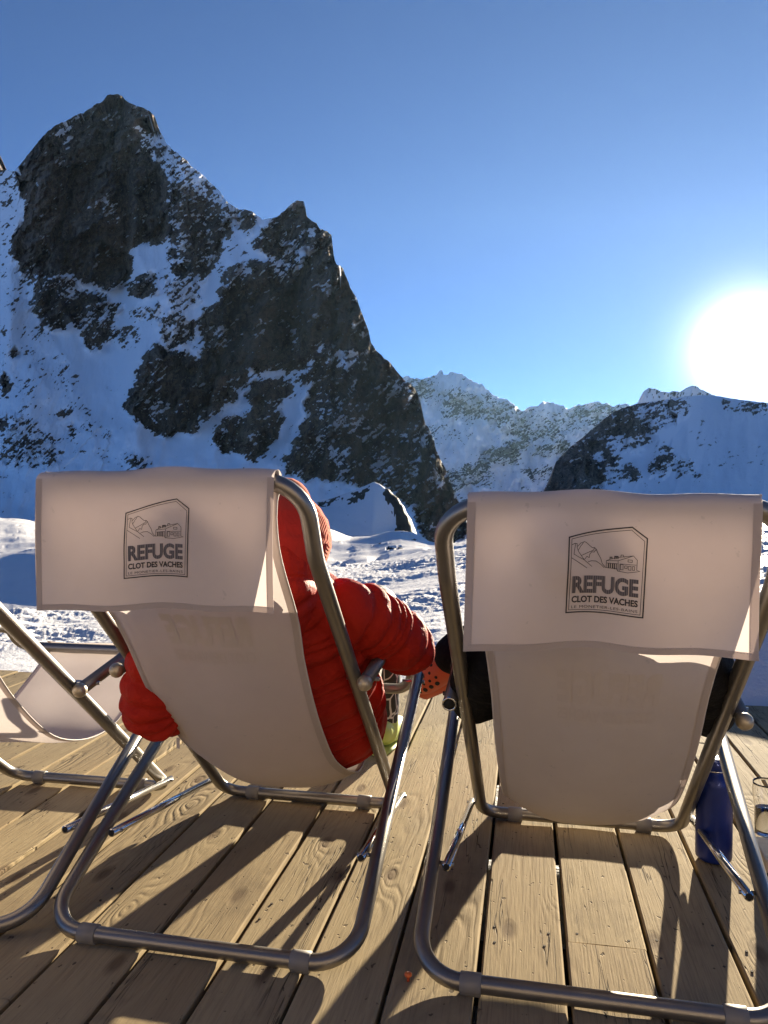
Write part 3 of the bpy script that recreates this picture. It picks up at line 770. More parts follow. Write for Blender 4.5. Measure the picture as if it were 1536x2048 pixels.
# ---------------------------------------------------------------- the hut the terrace belongs to (unseen, inferred; added to bounce warm light)
def hut():
    root = tag(empty('hut', (0, 0, 0), -DECK_YAW), 'wooden mountain hut out of view behind the terrace, added for its warm bounce', kind='structure')
    t = NT('bounce_cladding')  # cladding tone set by the warm light it returns to the chairs
    m_ = t.done(t.bsdf(t.mix(t.noise(t.mapping(t.obj(), (3, 60, 60)), 1, 5), (.22, .18, .145, 1), (.32, .265, .215, 1)), .7))
    for i in range(17):
        z = -.1 + i * .19
        MB().box((-.3, -4.05, z + .09), (9.0, .05 + .008 * (i % 2), .182)).build('cladding_board', m_, root, False)
    for x in (-2.6, 1.9):
        f_ = MB().box((x, -4.0, 1.55), (1.25, .05, 1.15)).build('window_frame', M['joist'], root, False, .004)
        MB().box((x, -3.97, 1.55), (1.1, .012, 1.0)).build('pane', simple('window_glass', (.03, .035, .045), .06), f_, False)
    MB().box((-.3, -3.98, 1.0), (.95, .06, 2.05)).build('door', M['joist'], root, False, .004)
    MB().box((-.3, -5.4, 3.35), (9.8, 4.0, .16), Matrix.Rotation(math.radians(-14), 3, 'X')).build('roof', M['joist'], root, False)
hut()

# ---------------------------------------------------------------- deck chairs
WA, WB, WD, RT = 0.260, 0.322, 0.2915, 0.0155
LOGO_LINES = [  # (line width, closed, points) drawn in the emblem's own units, read off the print
    (8, True, [(488, 1108), (1307, 1166), (1325, 322), (1163, 205), (500, 298)]),
    (3.4, True, [(515, 1083), (1277, 1138), (1298, 350), (1157, 235), (527, 320)]),
    (3.2, False, [(530, 380), (560, 368), (583, 375), (585, 420), (600, 460), (640, 520), (662, 552)]),
    (3.2, False, [(567, 372), (558, 430), (552, 480), (605, 518), (660, 552), (748, 632)]),
    (3.2, False, [(528, 515), (610, 578), (695, 645)]),
    (3.2, False, [(588, 405), (625, 372), (645, 368), (660, 362), (680, 372), (720, 410), (745, 432), (770, 432), (787, 450), (810, 500), (840, 550), (855, 600), (892, 645)]),
    (3.2, False, [(650, 370), (635, 392), (625, 400), (610, 425), (592, 450)]),
    (3.2, False, [(630, 505), (700, 480), (760, 458), (764, 442), (775, 434)]),
    (3.2, False, [(665, 550), (690, 520), (715, 535), (720, 500), (740, 475), (766, 480), (776, 466), (787, 450)]),
    (3.2, False, [(700, 580), (740, 570), (790, 575), (840, 610), (880, 648)]),
    (3.2, False, [(900, 645), (900, 572), (1025, 568), (1185, 508), (1228, 552), (1225, 660)]),
    (3.2, False, [(1025, 568), (1028, 678)]), (2.8, False, [(1045, 600), (1220, 605)]), (2.8, False, [(1045, 600), (1045, 676)]),
    (3.2, False, [(890, 645), (1015, 655), (1020, 678), (1130, 692), (1258, 672), (1225, 660)]),
    (3.0, False, [(900, 572), (960, 546), (1060, 526), (1185, 508)]),
    (5, False, [(938, 560), (938, 533), (958, 533), (958, 556)]), (6, False, [(988, 552), (988, 523), (1022, 523), (1022, 550)]), (5, False, [(1004, 550), (1004, 524)]),
    (3.4, False, [(1050, 530), (1055, 505), (1078, 505), (1088, 530)]),
    (3.4, True, [(1130, 552), (1175, 554), (1175, 577), (1130, 575)]), (3, True, [(1096, 618), (1124, 619), (1124, 645), (1096, 644)]),
    (3, True, [(1136, 620), (1164, 621), (1164, 662), (1136, 660)]), (3, True, [(1180, 621), (1202, 622), (1202, 662), (1180, 661)]), (3, True, [(1052, 606), (1080, 607), (1080, 662), (1052, 660)]),
    (7, False, [(925, 598), (925, 648)]), (6, False, [(945, 598), (945, 652)]), (7, False, [(968, 598), (968, 655)]), (6, False, [(988, 600), (988, 660)]), (4, False, [(1010, 600), (1010, 660)]),
    (3, False, [(905, 597), (1020, 600)]),
]
def logo_uv(x, y):
    return (x - 488) / 819.0, (1108 + 0.0708 * (x - 488) - y) / 819.0
def ribbon(pts, width, closed):
    """flat line with mitred joints, cut fine enough to follow cloth"""
    P = [Vector((*logo_uv(*p), 0)) for p in pts]
    Q = []
    m = len(P)
    for i in range(m if closed else m - 1):
        a, b = P[i], P[(i + 1) % m]
        k = max(1, int((b - a).length / 0.05))
        Q += [a.lerp(b, j / k) for j in range(k)]
    if not closed: Q.append(P[-1])
    n = len(Q); hw = width / 819.0 / 2
    V, F = [], []
    for i in range(n):
        a = Q[(i - 1) % n] if (closed or i > 0) else Q[i]
        c = Q[(i + 1) % n] if (closed or i < n - 1) else Q[i]
        d1 = (Q[i] - a).normalized() if (Q[i] - a).length > 1e-9 else (c - Q[i]).normalized()
        d2 = (c - Q[i]).normalized() if (c - Q[i]).length > 1e-9 else d1
        t = (d1 + d2).normalized() if (d1 + d2).length > 1e-6 else d1
        nr = Vector((-t.y, t.x, 0)); sc = hw / max(0.4, nr.dot(Vector((-d1.y, d1.x, 0))))
        V += [Q[i] + nr * sc, Q[i] - nr * sc]
    for i in range(n if closed else n - 1):
        j = (i + 1) % n
        F.append((2 * i, 2 * i + 1, 2 * j + 1, 2 * j))
    return V, F
def text_mesh(body, u0, v0, u1, v1, bold, spacing=1.0, cuts=0.06):
    cu = bpy.data.curves.new('t', 'FONT'); cu.body = body; cu.offset = bold; cu.space_character = spacing; cu.resolution_u = 4
    ob = bpy.data.objects.new('t', cu); COL.objects.link(ob)
    bpy.context.view_layer.update()
    me = bpy.data.meshes.new_from_object(ob.evaluated_get(bpy.context.evaluated_depsgraph_get()))
    bpy.data.objects.remove(ob)
    co = np.array([v.co for v in me.vertices]); lo, hi = co.min(0), co.max(0)
    bm = bmesh.new(); bm.from_mesh(me); bpy.data.meshes.remove(me)
    for v in bm.verts:
        v.co.x = u0 + (v.co.x - lo[0]) / (hi[0] - lo[0]) * (u1 - u0)
        v.co.y = v0 + (v.co.y - lo[1]) / (hi[1] - lo[1]) * (v1 - v0); v.co.z = 0
    for _ in range(3):
        es = [e for e in bm.edges if e.calc_length() > cuts]
        if not es: break
        bmesh.ops.subdivide_edges(bm, edges=es, cuts=1)
    bmesh.ops.triangulate(bm, faces=bm.faces)
    V = [v.co.copy() for v in bm.verts]; bm.verts.index_update(); F = [tuple(v.index for v in f.verts) for f in bm.faces]
    bm.free(); return V, F
TXT_BIG = text_mesh("REFUGE", .066, .2525, .932, .490, 0.045)
TXT_MID = text_mesh("CLOT DES VACHES", .066, .128, .930, .217, 0.035)
TXT_LOW = text_mesh("LE MONETIER-LES-BAINS", .066, .053, .928, .090, 0.0, 1.12, .2)
def mat_striped():
    t = NT('striped_print')
    wv = t.n('ShaderNodeTexWave'); wv.bands_direction = 'X'; wv.inputs['Scale'].default_value = 95; t.l(t.obj(), wv.inputs[0])
    return t.done(t.bsdf(t.mix(t.ramp(wv.outputs[1], [(.55, (0, 0, 0)), (.8, (1, 1, 1))]), (0.055, 0.05, 0.062, 1), (0.17, 0.15, 0.16, 1)), 0.6))
M['striped'] = mat_striped()
def mat_ghost():
    t = NT('show_through_print')
    d = t.bsdf((0.765, 0.68, 0.642), 0.8, 0, None, 0.2); tr = t.n('ShaderNodeBsdfTranslucent'); tr.inputs[0].default_value = (0.48, 0.425, 0.405, 1)
    mx = t.n('ShaderNodeMixShader'); mx.inputs[0].default_value = .42
    t.l(d.outputs[0], mx.inputs[1]); t.l(tr.outputs[0], mx.inputs[2]); return t.done(mx)
M['ghost'] = mat_ghost()

def chair(name, loc, yaw, prm, label):
    x0, y0 = loc
    A1, A2, B0, B1 = prm['A1'], prm['A2'], prm['B0'], prm['B1']
    root = empty(name, (x0, y0, 0), -yaw)
    tag(root, label, 'deck chair', 'tubular deck chairs on the terrace')
    z0 = 0.0185
    # back frame: top bar, bends, foot bar
    pa = [(0, 0, z0), (WA, 0, z0), (WA, *A1), (WA, *A2), (-WA, *A2), (-WA, *A1), (-WA, 0, z0), (0, 0, z0)]
    fa = MB().tube(fillet(pa, [.055, .12, .075, .075, .12, .055], 9), RT, 16, False).build('back_frame', M['steel'], root)
    # rear foot frame
    pb = [(WB, B1[0], B1[1]), (WB, B0, z0), (-WB, B0, z0), (-WB, B1[0], B1[1])]
    MB().tube(fillet(pb, .085, 10), RT, 16, True).build('rear_foot_frame', M['steel'], root)
    # seat frame: side tubes from the rear caps forward, dropping to the front bar
    D0, D1, D2, fy, fz = prm['D0'], prm['D1'], prm['D2'], prm['fy'], prm['fz']
    xd = WD
    pd = [(xd, *D0), (xd, *D1), (xd, *D2), (xd, fy, fz), (-xd, fy, fz), (-xd, *D2), (-xd, *D1), (-xd, *D0)]
    sfm = MB().tube(fillet(pd, [.10, .05, .06, .06, .05, .10], 8), RT * .98, 16, True).build('seat_frame', M['steel'], root)
    for sg, kind in ((1, prm['capr']), (-1, prm['capl'])):
        d = (Vector((0, *D0)) - Vector((0, *D1))).normalized()
        c = Vector((sg * xd, *D0))
        if kind == 'ball':
            MB().sphere(c + d * .004, RT * 1.12).build('end_cap', M['cap'], root)
        else:
            rot = d.to_track_quat('Z', 'Y').to_matrix()
            o = MB().lathe([(RT * .55, -.004), (RT * .82, .0008), (0.0001, .0008)], (0, 0, 0), 18).build('tube_opening', M['hole'], root)
            o.matrix_local = Matrix.Translation(c) @ rot.to_4x4()
            MB().lathe([(RT * .80, -.002), (RT * .80, .0018), (RT * 1.0, .0018), (RT * 1.0, -.003)], (0, 0, 0), 18).build('tube_rim', M['chrome'], root).matrix_local = Matrix.Translation(c) @ rot.to_4x4()
    # plastic foot cuffs on both ground bars
    for yy, half in ((0, .168), (B0, .222)):
        for sg in (-1, 1):
            mb = MB().tube([(sg * half - .019, yy, z0), (sg * half - .018, yy, z0), (sg * half + .018, yy, z0), (sg * half + .019, yy, z0)], [RT + .0015, RT + .003, RT + .003, RT + .0015], 18)
            mb.box((sg * half, yy, .0040), (.036, .019, .008))
            mb.build('foot_cuff', M['cuff'], root)
    # thin link struts low between the frames
    def on(p, q, f): return (p[0] + (q[0] - p[0]) * f, p[1] + (q[1] - p[1]) * f)
    ya, za = on((0, z0), A1, prm.get('sa', .055)); yb, zb = on((B0, z0), B1, .29)
    for sg in (-1, 1):
        p = Vector((sg * (WA + .024), ya, za)); q = Vector((sg * (WB - .032), yb, zb))
        d = (q - p).normalized()
        st = MB().tube([p - d * .015, q + d * .022], .0092, 14, True).build('link_strut', M['chrome'], root)
        rot = d.to_track_quat('Z', 'Y').to_matrix().to_4x4()
        MB().lathe([(.0068, .0006), (.0001, .0006)], (0, 0, 0), 14).build('strut_opening', M['hole'], st).matrix_local = Matrix.Translation(q + d * .022) @ rot
        MB().tube([(sg * (WB - .045), yb, zb), (sg * (WB - .012), yb, zb)], .0042, 10).build('bolt', M['bolt'], root)
        MB().tube([(sg * (WA + .005), ya, za), (sg * (WA + .036), ya, za)], .0042, 10).build('bolt', M['bolt'], root)
        # pivots
        yp, zp = prm['piv']
        MB().tube([(sg * (WA - .022), yp, zp), (sg * (WD + .02), yp, zp)], .0048, 10).build('bolt', M['bolt'], root)
        MB().tube([(sg * (WD - .01), *on((B0, z0), B1, .965)), (sg * (WB + .021), *on((B0, z0), B1, .965))], .0052, 10).build('bolt', M['bolt'], root)
    # ---- sling
    prof = [(A2[0] + .006, A2[1] - .019)] + prm['sling'] + [(fy - .004, fz - RT - .004), (fy + RT + .004, fz), (fy, fz + RT + .003)]
    pc = np.array([(A2[0] - .0, A2[1] + RT + .0025), (A2[0] + RT + .003, A2[1] + .002)] + prof[0:1] + [tuple(p[:2]) for p in prof[1:]])
    # smooth resample (Catmull-Rom through centripetal chord length)
    seg = np.r_[0, np.cumsum(np.hypot(*np.diff(pc, axis=0).T))]
    nv = 90
    sv = np.linspace(0, seg[-1], nv)
    def cr(vals):
        m_ = np.gradient(vals, seg)
        i = np.clip(np.searchsorted(seg, sv, 'right') - 1, 0, len(seg) - 2)
        h = seg[i + 1] - seg[i]; t = (sv - seg[i]) / h
        return (2*t**3-3*t**2+1)*vals[i] + (t**3-2*t**2+t)*h*m_[i] + (-2*t**3+3*t**2)*vals[i+1] + (t**3-t**2)*h*m_[i+1]
    yc, zc = cr(pc[:, 0]), cr(pc[:, 1])
    f = sv / seg[-1]
    hw = np.interp(f, [0, .08, .3, .55, .85, 1], [prm['fw'] * .995, prm['fw'] * .985] + prm['hw'][2:])
    cx0 = np.interp(f, [0, .1, .4, 1], [prm['fx'], prm['fx'], prm['fx'] * .3, 0])
    sag = np.interp(f, [0, .06, .25, .5, .7, .9, 1], [0, 0, .030, .050, .055, .02, 0]) * prm['sag']
    cx = np.interp(f, [0, .1, .4, .7, 1], [0, 0, 1, 1, .3]) * prm['lean'] + cx0
    nu = 40
    u = np.linspace(-1, 1, nu)
    ny_, nz_ = -np.gradient(zc), np.gradient(yc)
    ln = np.hypot(ny_, nz_); ny_, nz_ = ny_ / ln, nz_ / ln
    def sling_pt(uu, i, off=0.0):
        e = sag[i] * (abs(uu) ** 2.2) + off + 0.0025 * math.sin(uu * 5 + i * .12) * min(1, i / 12)
        return (cx[i] + uu * hw[i], yc[i] + ny_[i] * e, zc[i] + nz_[i] * e)
    P = np.array([[sling_pt(a, i) for a in u] for i in range(nv)])
    sl = grid_mesh('sling', P, M['fabric'], root)
    for sg in (-1, 1):       # doubled side hem and piping
        hem = np.array([[sling_pt(sg * a, i, -.0012) for a in (1 - .013 / hw[i], 1 - .006 / hw[i], 1)] for i in range(nv)])
        grid_mesh('side_hem', hem, M['shaded_hem_fabric'], sl)
        MB().tube([P[i, -1 if sg > 0 else 0] for i in range(0, nv, 2)], .0019, 6).build('piping', M['stitch'], sl)
    if prm.get('ghost'):
        i0 = prm['ghost']
        mb = MB()
        for (V, F) in (TXT_MID, TXT_BIG):
            VV = []
            for v in V:
                uu = (0.5 - v.x) * 0.20 / 0.19 + .08            # mirrored: seen through from the back
                fi = i0 - v.y * 20
                i = int(np.clip(fi, 0, nv - 2)); fr = fi - i
                a = Vector(sling_pt(uu, i, -.0009)); b = Vector(sling_pt(uu, i + 1, -.0009))
                VV.append(a.lerp(b, fr))
            mb.add(VV, F)
        mb.build('show_through_lettering', M['ghost'], sl, False)
    # ---- head flap: over the top bar and down the back
    fw, fl = prm['fw'], prm['fl']
    ty, tz = A2
    nf = 60
    def flap_pt(uu, v, off=0.0):
        """v 0 = front of the bar, .22 = start of the hanging part, 1 = hem"""
        x = uu * fw
        edge = prm['fx'] + 0.004 * math.sin(uu * 2.3 + prm['ph'])
        r = RT + .006
        bumpz = 0.0035 * math.sin(uu * 3.1 + prm['ph']) + .002 * math.sin(uu * 8 + prm['ph'])
        if v < .22:
            a = math.pi * (v / .22)
            return (edge + x, ty + (r + off) * math.cos(a), tz + (r + off) * math.sin(a) + bumpz * math.sin(a))
        h = (v - .22) / .78
        wav = prm['wave'] * (0.010 * math.sin(uu * 2.6 + prm['ph'] + h * 1.7) * h + .005 * math.sin(uu * 6 + h * 4 + prm['ph']) * h * (1 - .4 * h)
                             + .009 * math.exp(-((uu + .55 - .5 * h) / .16) ** 2) * math.sin(math.pi * min(1, h * 1.6)))
        return (edge + x + prm['skew'] * h * fl, ty - r - off - .006 * math.sin(h * 2.6) - wav + prm['back'] * h * fl, tz + bumpz - h * fl * (1 - .012 * uu * prm['tilt']))
    nuf = 44
    uf = np.linspace(-1, 1, nuf)
    P = np.array([[flap_pt(a, i / (nf - 1)) for a in uf] for i in range(nf)])
    fp = grid_mesh('head_flap', P, M['fabric'], root)
    hv = 1 - .011 / fl * .78
    for sg in (-1, 1):
        e = .0125 / fw
        grid_mesh('side_hem', np.array([[flap_pt(sg * a, .2 + .8 * i / 49, .0006) for a in (1 - e, 1 - e / 2, 1)] for i in range(50)]), M['shaded_hem_fabric'], fp)
    grid_mesh('bottom_hem', np.array([[flap_pt(a, vv, .0005) for a in uf] for vv in (hv, (hv + 1) / 2, 1)]), M['shaded_hem_fabric'], fp)
    # stitch rows: tiny thread dashes
    mb = MB()
    for sg in (-1, 1):
        for i in range(54):
            v = .25 + .74 * i / 54
            p = Vector(flap_pt(sg * (1 - .0105 / fw), v, .0007)); q = Vector(flap_pt(sg * (1 - .0105 / fw), v + .006, .0007))
            mb.tube([p, q], .0005, 5)
    for i in range(int(fw * 460)):
        a = -0.97 + 1.94 * i / int(fw * 460)
        mb.tube([flap_pt(a, hv + .006, .0007), flap_pt(a + .008, hv + .006, .0007)], .0005, 5)
    mb.build('stitching', M['stitch'], fp)
    # printed emblem
    if prm['logo']:
        LW = .1165
        vb = .22 + .78 * prm['logov']
        def mp(V, off):
            out = []
            for p in V:
                uu = (p.x - .5) * LW / fw + prm['logou']
                v = vb - p.y * LW / fl * .78
                out.append(flap_pt(uu, v, off))
            return out
        emb = MB()
        for wd, cl, pts in LOGO_LINES:
            V, F = ribbon(pts, wd * 1.75, cl); emb.add(mp(V, .0009), F)
        emb.build('emblem_outline', M['print'], fp, False)
        for nm, (V, F), m_ in (('emblem_title', TXT_BIG, M['striped']), ('emblem_name', TXT_MID, M['print']), ('emblem_place', TXT_LOW, M['print'])):
            MB().add(mp(V, .0010), F).build(nm, m_, fp, False)
    # little wash label on the sling edge
    lb = prm.get('tag')
    if lb:
        c = Vector(sling_pt(-1.0, lb))
        MB().box(c + Vector((-.004, -.006, -.010)), (.008, .0012, .026)).build('care_tag', M['stitch'], sl, False)
    return root, dict(sling=(yc, zc, hw))

base = dict(D0=(-.520, .4935), D1=(-.10, .545), D2=(.035, .43), fy=.085, fz=.325, piv=(-.470, .490), capr='ball', capl='ball',
            hw=[.208, .206, .192, .186, .190, .20], sag=1.0, lean=0.0, fw=.217, fl=.222, fx=0, ph=.4, skew=-.02, back=.03, tilt=1, wave=1.0, logo=True, logov=.745, logou=0.0)
chair_prm_l = dict(base, A1=(-.775, .779), A2=(-.847, .920), B0=-.7495, B1=(.003, .390), sling=[(-.682, .605), (-.560, .395), (-.36, .200), (-.13, .118), (.00, .185)],
                   fw=.227, fx=-.012, wave=.45, ph=.9, ghost=29, tag=47, fl=.230, logou=.035)
chair_prm_r = dict(base, A1=(-.801, .751), A2=(-.895, .879), B0=-.7534, B1=(0, .387), D0=(-.500, .4507), D1=(-.10, .535), piv=(-.450, .460), capl='hole',
                   sling=[(-.725, .575), (-.595, .370), (-.40, .185), (-.16, .100), (.00, .175)], fw=.216, ph=2.6, wave=1.7, tilt=1.0, ghost=31, logou=-.03, fl=.222, back=.03)
chair_prm_e = dict(base, A1=(-.820, .729), A2=(-.905, .862), B0=-.7571, B1=(-.019, .416), D0=(-.50, .44), D1=(-.12, .51), D2=(.03, .47), fy=.085, fz=.405, piv=(-.455, .445),
                   sling=[(-.735, .60), (-.60, .42), (-.42, .275), (-.20, .235), (-.03, .315)], sag=.35, ghost=None, wave=.6, ph=4.0)
chair_l, _ = chair('deck_chair', (-.2192, 2.2028), .207, chair_prm_l, 'pale deck chair holding the person in the red jacket')
chair_r, _ = chair('deck_chair', (.5249, 2.0514), .2027, chair_prm_r, 'pale deck chair holding the person in black, beside the blue bottle')
chair_e, _ = chair('deck_chair', (-.9014, 2.3291), .1883, chair_prm_e, 'empty deck chair cut off by the left edge of the picture')

# ---------------------------------------------------------------- people
def dense(pts, rad, step=0.012):
    pts = [np.array(p, float) for p in pts]
    d = np.r_[0, np.cumsum([np.linalg.norm(b - a) for a, b in zip(pts[:-1], pts[1:])])]
    n = max(4, int(d[-1] / step))
    s = np.linspace(0, d[-1], n)
    P = np.array(pts); m_ = np.gradient(P, d, axis=0)
    i = np.clip(np.searchsorted(d, s, 'right') - 1, 0, len(d) - 2)
    h = (d[i + 1] - d[i])[:, None]; t = ((s - d[i]) / (d[i + 1] - d[i]))[:, None]
    Q = (2*t**3-3*t**2+1)*P[i] + (t**3-2*t**2+t)*h*m_[i]*.8 + (-2*t**3+3*t**2)*P[i+1] + (t**3-t**2)*h*m_[i+1]*.8
    R = np.interp(s, d, rad)
    return Q, R, s
def limb(pts, rad, flat=1.0, puff=0.0, pitch=.05, seg=28, seed=0):
    Q, R, s = dense(pts, rad, .006 if puff > .05 else .012)
    if puff:
        ph = np.abs(np.sin(np.pi * (s / pitch + .35 * np.sin(s * 37 + seed))))
        R = R * (1 - puff + puff * ph ** 0.45 * 1.15)
    V, F = sweep([Vector(q) for q in Q], list(R), seg, True, flat)
    if puff:
        V = [v + Vector(mnoise.noise_vector(v * 17 + Vector((seed, 0, 0)))) * .006 + Vector(mnoise.noise_vector(v * 48)) * .0028 for v in V]
    # rounded ends
    mb = MB(); mb.add(V, F)
    for q, r in ((Q[0], R[0]), (Q[-1], R[-1])):
        mb.sphere(q, r * .97 * (flat if flat < 1 else 1), 16, 10)
    return mb.v, mb.f
def fuse(name, parts, voxel, mat, parent=None, smooth=2):
    """join closed pieces into one continuous skin"""
    mb = MB()
    for V, F in parts: mb.add(V, F)
    o = mesh_obj(name + '_tmp', mb.v, mb.f)
    md = o.modifiers.new('r', 'REMESH'); md.mode = 'VOXEL'; md.voxel_size = voxel; md.use_smooth_shade = True
    if smooth:
        sm = o.modifiers.new('s', 'SMOOTH'); sm.iterations = smooth; sm.factor = .5
    bpy.context.view_layer.update()
    me = bpy.data.meshes.new_from_object(o.evaluated_get(bpy.context.evaluated_depsgraph_get()))
    bpy.data.objects.remove(o)
    me.name = name
    me.polygons.foreach_set('use_smooth', [True] * len(me.polygons))
    me.materials.clear(); me.materials.append(mat)
    return link(bpy.data.objects.new(name, me), parent)

M['skin'] = simple('skin', (0.52, 0.31, 0.22), 0.5, 0, 40, 0.12)
def mat_jacket(name, c1, c2, rough, tr):
    t = NT(name)
    o = t.obj()
    n1 = t.noise(o, 60, 4, .65, .6); n2 = t.noise(o, 16, 4, .6, .4)
    c = t.mix(n2, (*c1, 1), (*c2, 1))
    h = t.math('ADD', t.math('MULTIPLY', n1, .5), n2)
    b = t.bsdf(c, rough, 0, t.bump(h, .55, .012), .08)
    b.inputs['Sheen Weight'].default_value = .0
    return t.done(b)
M['red'] = mat_jacket('red_down_nylon', (.33, .014, .008), (.48, .030, .016), .65, 0)
M['black'] = mat_jacket('black_cloth', (.006, .006, .008), (.010, .010, .012), .75, 0)
def mat_knit():
    t = NT('red_knit')
    o = t.obj()
    wv = t.n('ShaderNodeTexWave'); wv.bands_direction = 'X'; wv.inputs['Scale'].default_value = 150; wv.inputs['Distortion'].default_value = .5; t.l(o, wv.inputs[0])
    n1 = t.noise(o, 160, 3)
    h = t.math('ADD', wv.outputs[1], t.math('MULTIPLY', n1, .8))
    c = t.mix(wv.outputs[1], (.34, .014, .012, 1), (.46, .028, .020, 1))
    b = t.bsdf(c, .9, 0, t.bump(h, .4, .003), .1)
    b.inputs['Sheen Weight'].default_value = .4; b.inputs['Sheen Tint'].default_value = (1, .5, .35, 1)
    return t.done(b)
M['knit'] = mat_knit()
def mat_trousers():
    t = NT('black_trousers_white_lines')
    v = t.n('ShaderNodeTexVoronoi', feature='DISTANCE_TO_EDGE'); v.inputs['Scale'].default_value = 1.0; t.l(t.mapping(t.obj(), (26, 26, 9)), v.inputs['Vector'])
    f = t.ramp(v.outputs['Distance'], [(.03, (1, 1, 1)), (.05, (0, 0, 0))])
    return t.done(t.bsdf(t.mix(f, (.010, .010, .012, 1), (.62, .60, .58, 1)), .6, 0, t.bump(t.noise(t.obj(), 30, 3), .4, .006)))
M['trousers'] = mat_trousers()
M['lime'] = simple('lime_shoe', (.55, .66, .16), .5, 0, 30, .12)
M['orange'] = simple('orange_foam', (.52, .085, .030), .55, 0, 50, .1, (.1, .001))
M['hair'] = simple('brown_hair', (.16, .075, .028), .45, 0, 90, .4)

def hand(wrist, direction, palm_n, side):
    """palm, four fingers of different lengths and a thumb, slightly curled"""
    w_ = Vector(wrist); d = Vector(direction).normalized(); n = Vector(palm_n); n = (n - d * n.dot(d)).normalized(); l = d.cross(n) * side
    parts = [limb([w_ - d * .03, w_ + d * .02, w_ + d * .085], [.026, .030, .034], .55)]
    for k, (off, ln) in enumerate(((-.027, .062), (-.009, .074), (.009, .070), (.026, .054))):
        b = w_ + d * .085 + l * off
        parts.append(limb([b - d * .02, b + d * ln * .45 + n * .004, b + d * ln * .8 + n * .018, b + d * ln * .92 + n * .034], [.0098, .0092, .0085, .0075], 1, 0, .05, 12))
    b = w_ + d * .03 - l * .028
    parts.append(limb([b, b + d * .028 - l * .022 + n * .008, b + d * .055 - l * .028 + n * .02], [.012, .011, .009], 1, 0, .05, 12))
    return parts

def person(loc, yaw, g, label):
    """g: joints in the chair's own coordinates"""
    c, s_ = math.cos(yaw), math.sin(yaw)
    hd = Vector(g['head'])
    body_parts = [limb(g['torso'], [r * .82 for r in g['torso_r']], .62), limb([g['neck'], hd], [.055, .05])]
    fx = Vector(g.get('face', (0, 1, 0))).normalized()
    mb = MB()
    mb.sphere(hd, .092, 20, 14, (.84, 1.0, 1.18)); body_parts.append((mb.v, mb.f))
    mb = MB(); mb.sphere(hd + fx * .092 + Vector((0, 0, -.012)), .016, 10, 8, (.8, 1.1, 1.5)); body_parts.append((mb.v, mb.f))
    mb = MB(); mb.sphere(hd + fx * .060 + Vector((0, 0, -.075)), .040, 12, 8, (1, .9, .8)); body_parts.append((mb.v, mb.f))
    sx = Vector((fx.y, -fx.x, 0))
    for sg in (-1, 1):
        mb = MB(); mb.sphere(hd + sx * (.080 * sg) + Vector((0, 0, -.01)), .028, 10, 8, (.35, .7, 1.1)); body_parts.append((mb.v, mb.f))
    for a in g['arms']:
        body_parts.append(limb(a['p'], [r * .7 for r in a['r']]))
        body_parts += hand(a['p'][-1], Vector(a['p'][-1]) - Vector(a['p'][-2]) + Vector((0, .05, -.02)), (0, -.2, -1), a['side'])
    for l in g['legs']:
        body_parts.append(limb(l['p'], [r * .78 for r in l['r']]))
    body = fuse('person', body_parts, .0065, M['skin'], None, 2)
    body.location = (*loc, 0); body.rotation_euler = (0, 0, -yaw)
    tag(body, label, 'person')
    for sg in (-1, 1):
        MB().sphere(hd + fx * .078 + sx * (.032 * sg) + Vector((0, 0, .008)), .0125, 10, 8).build('eye', M['hole'], body)
    MB().tube([hd + fx * .088 + sx * -.022 + Vector((0, 0, -.052)), hd + fx * .096 + Vector((0, 0, -.054)), hd + fx * .088 + sx * .022 + Vector((0, 0, -.052))], .005, 8).build('mouth', M['orange'], body)
    # jacket
    jp = [limb(g['torso'], g['torso_r'], .68, g['puff'] * .6, .047, 44, 3), limb(g['collar'], g['collar_r'], 1, g['puff'] * .6, .05, 30, 5)]
    for i, a in enumerate(g['arms']):
        jp.append(limb(a['p'], a['r'], 1, g['puff'], .036, 36, 7 + i))
    fuse('jacket', jp, .0038 if g['puff'] > .05 else .006, g['jacket'], body, 0)
    tp = []
    for l in g['legs']: tp.append(limb(l['p'], l['r'], 1, .02, .09, 26, 2))
    fuse('trousers', tp, .007, g['trousers'], body, 2)
    return body

def shoe(body, name, ankle, d, mat, up=(0, 0, 1), ln=.27, wd=.05):
    a = Vector(ankle); d = Vector(d).normalized(); u = Vector(up); u = (u - d * u.dot(d)).normalized()
    heel = a - d * .06
    prt = [limb([a + u * .035, a - u * .02], [.050, .050]), limb([heel, a + d * .06 - u * .03, a + d * (ln - .13) - u * .05, a + d * (ln - .075) - u * .052], [.042, .050, .048, .034])]
    o = fuse(name, prt, .006, mat, body, 2)
    sol = MB().tube([heel - u * .062 - d * .02, a - u * .072, a + d * .08 - u * .078, a + d * (ln - .07) - u * .074, a + d * (ln - .04) - u * .066], [.030, .040, .046, .042, .02], 16)
    # flatten the sole
    for i, v in enumerate(sol.v):
        rel = v - a; k = rel.dot(u); sol.v[i] = a + (rel - u * k) + u * (-.078 + (k + .075) * .22)
    sol.build('sole', mat, o)
    return o

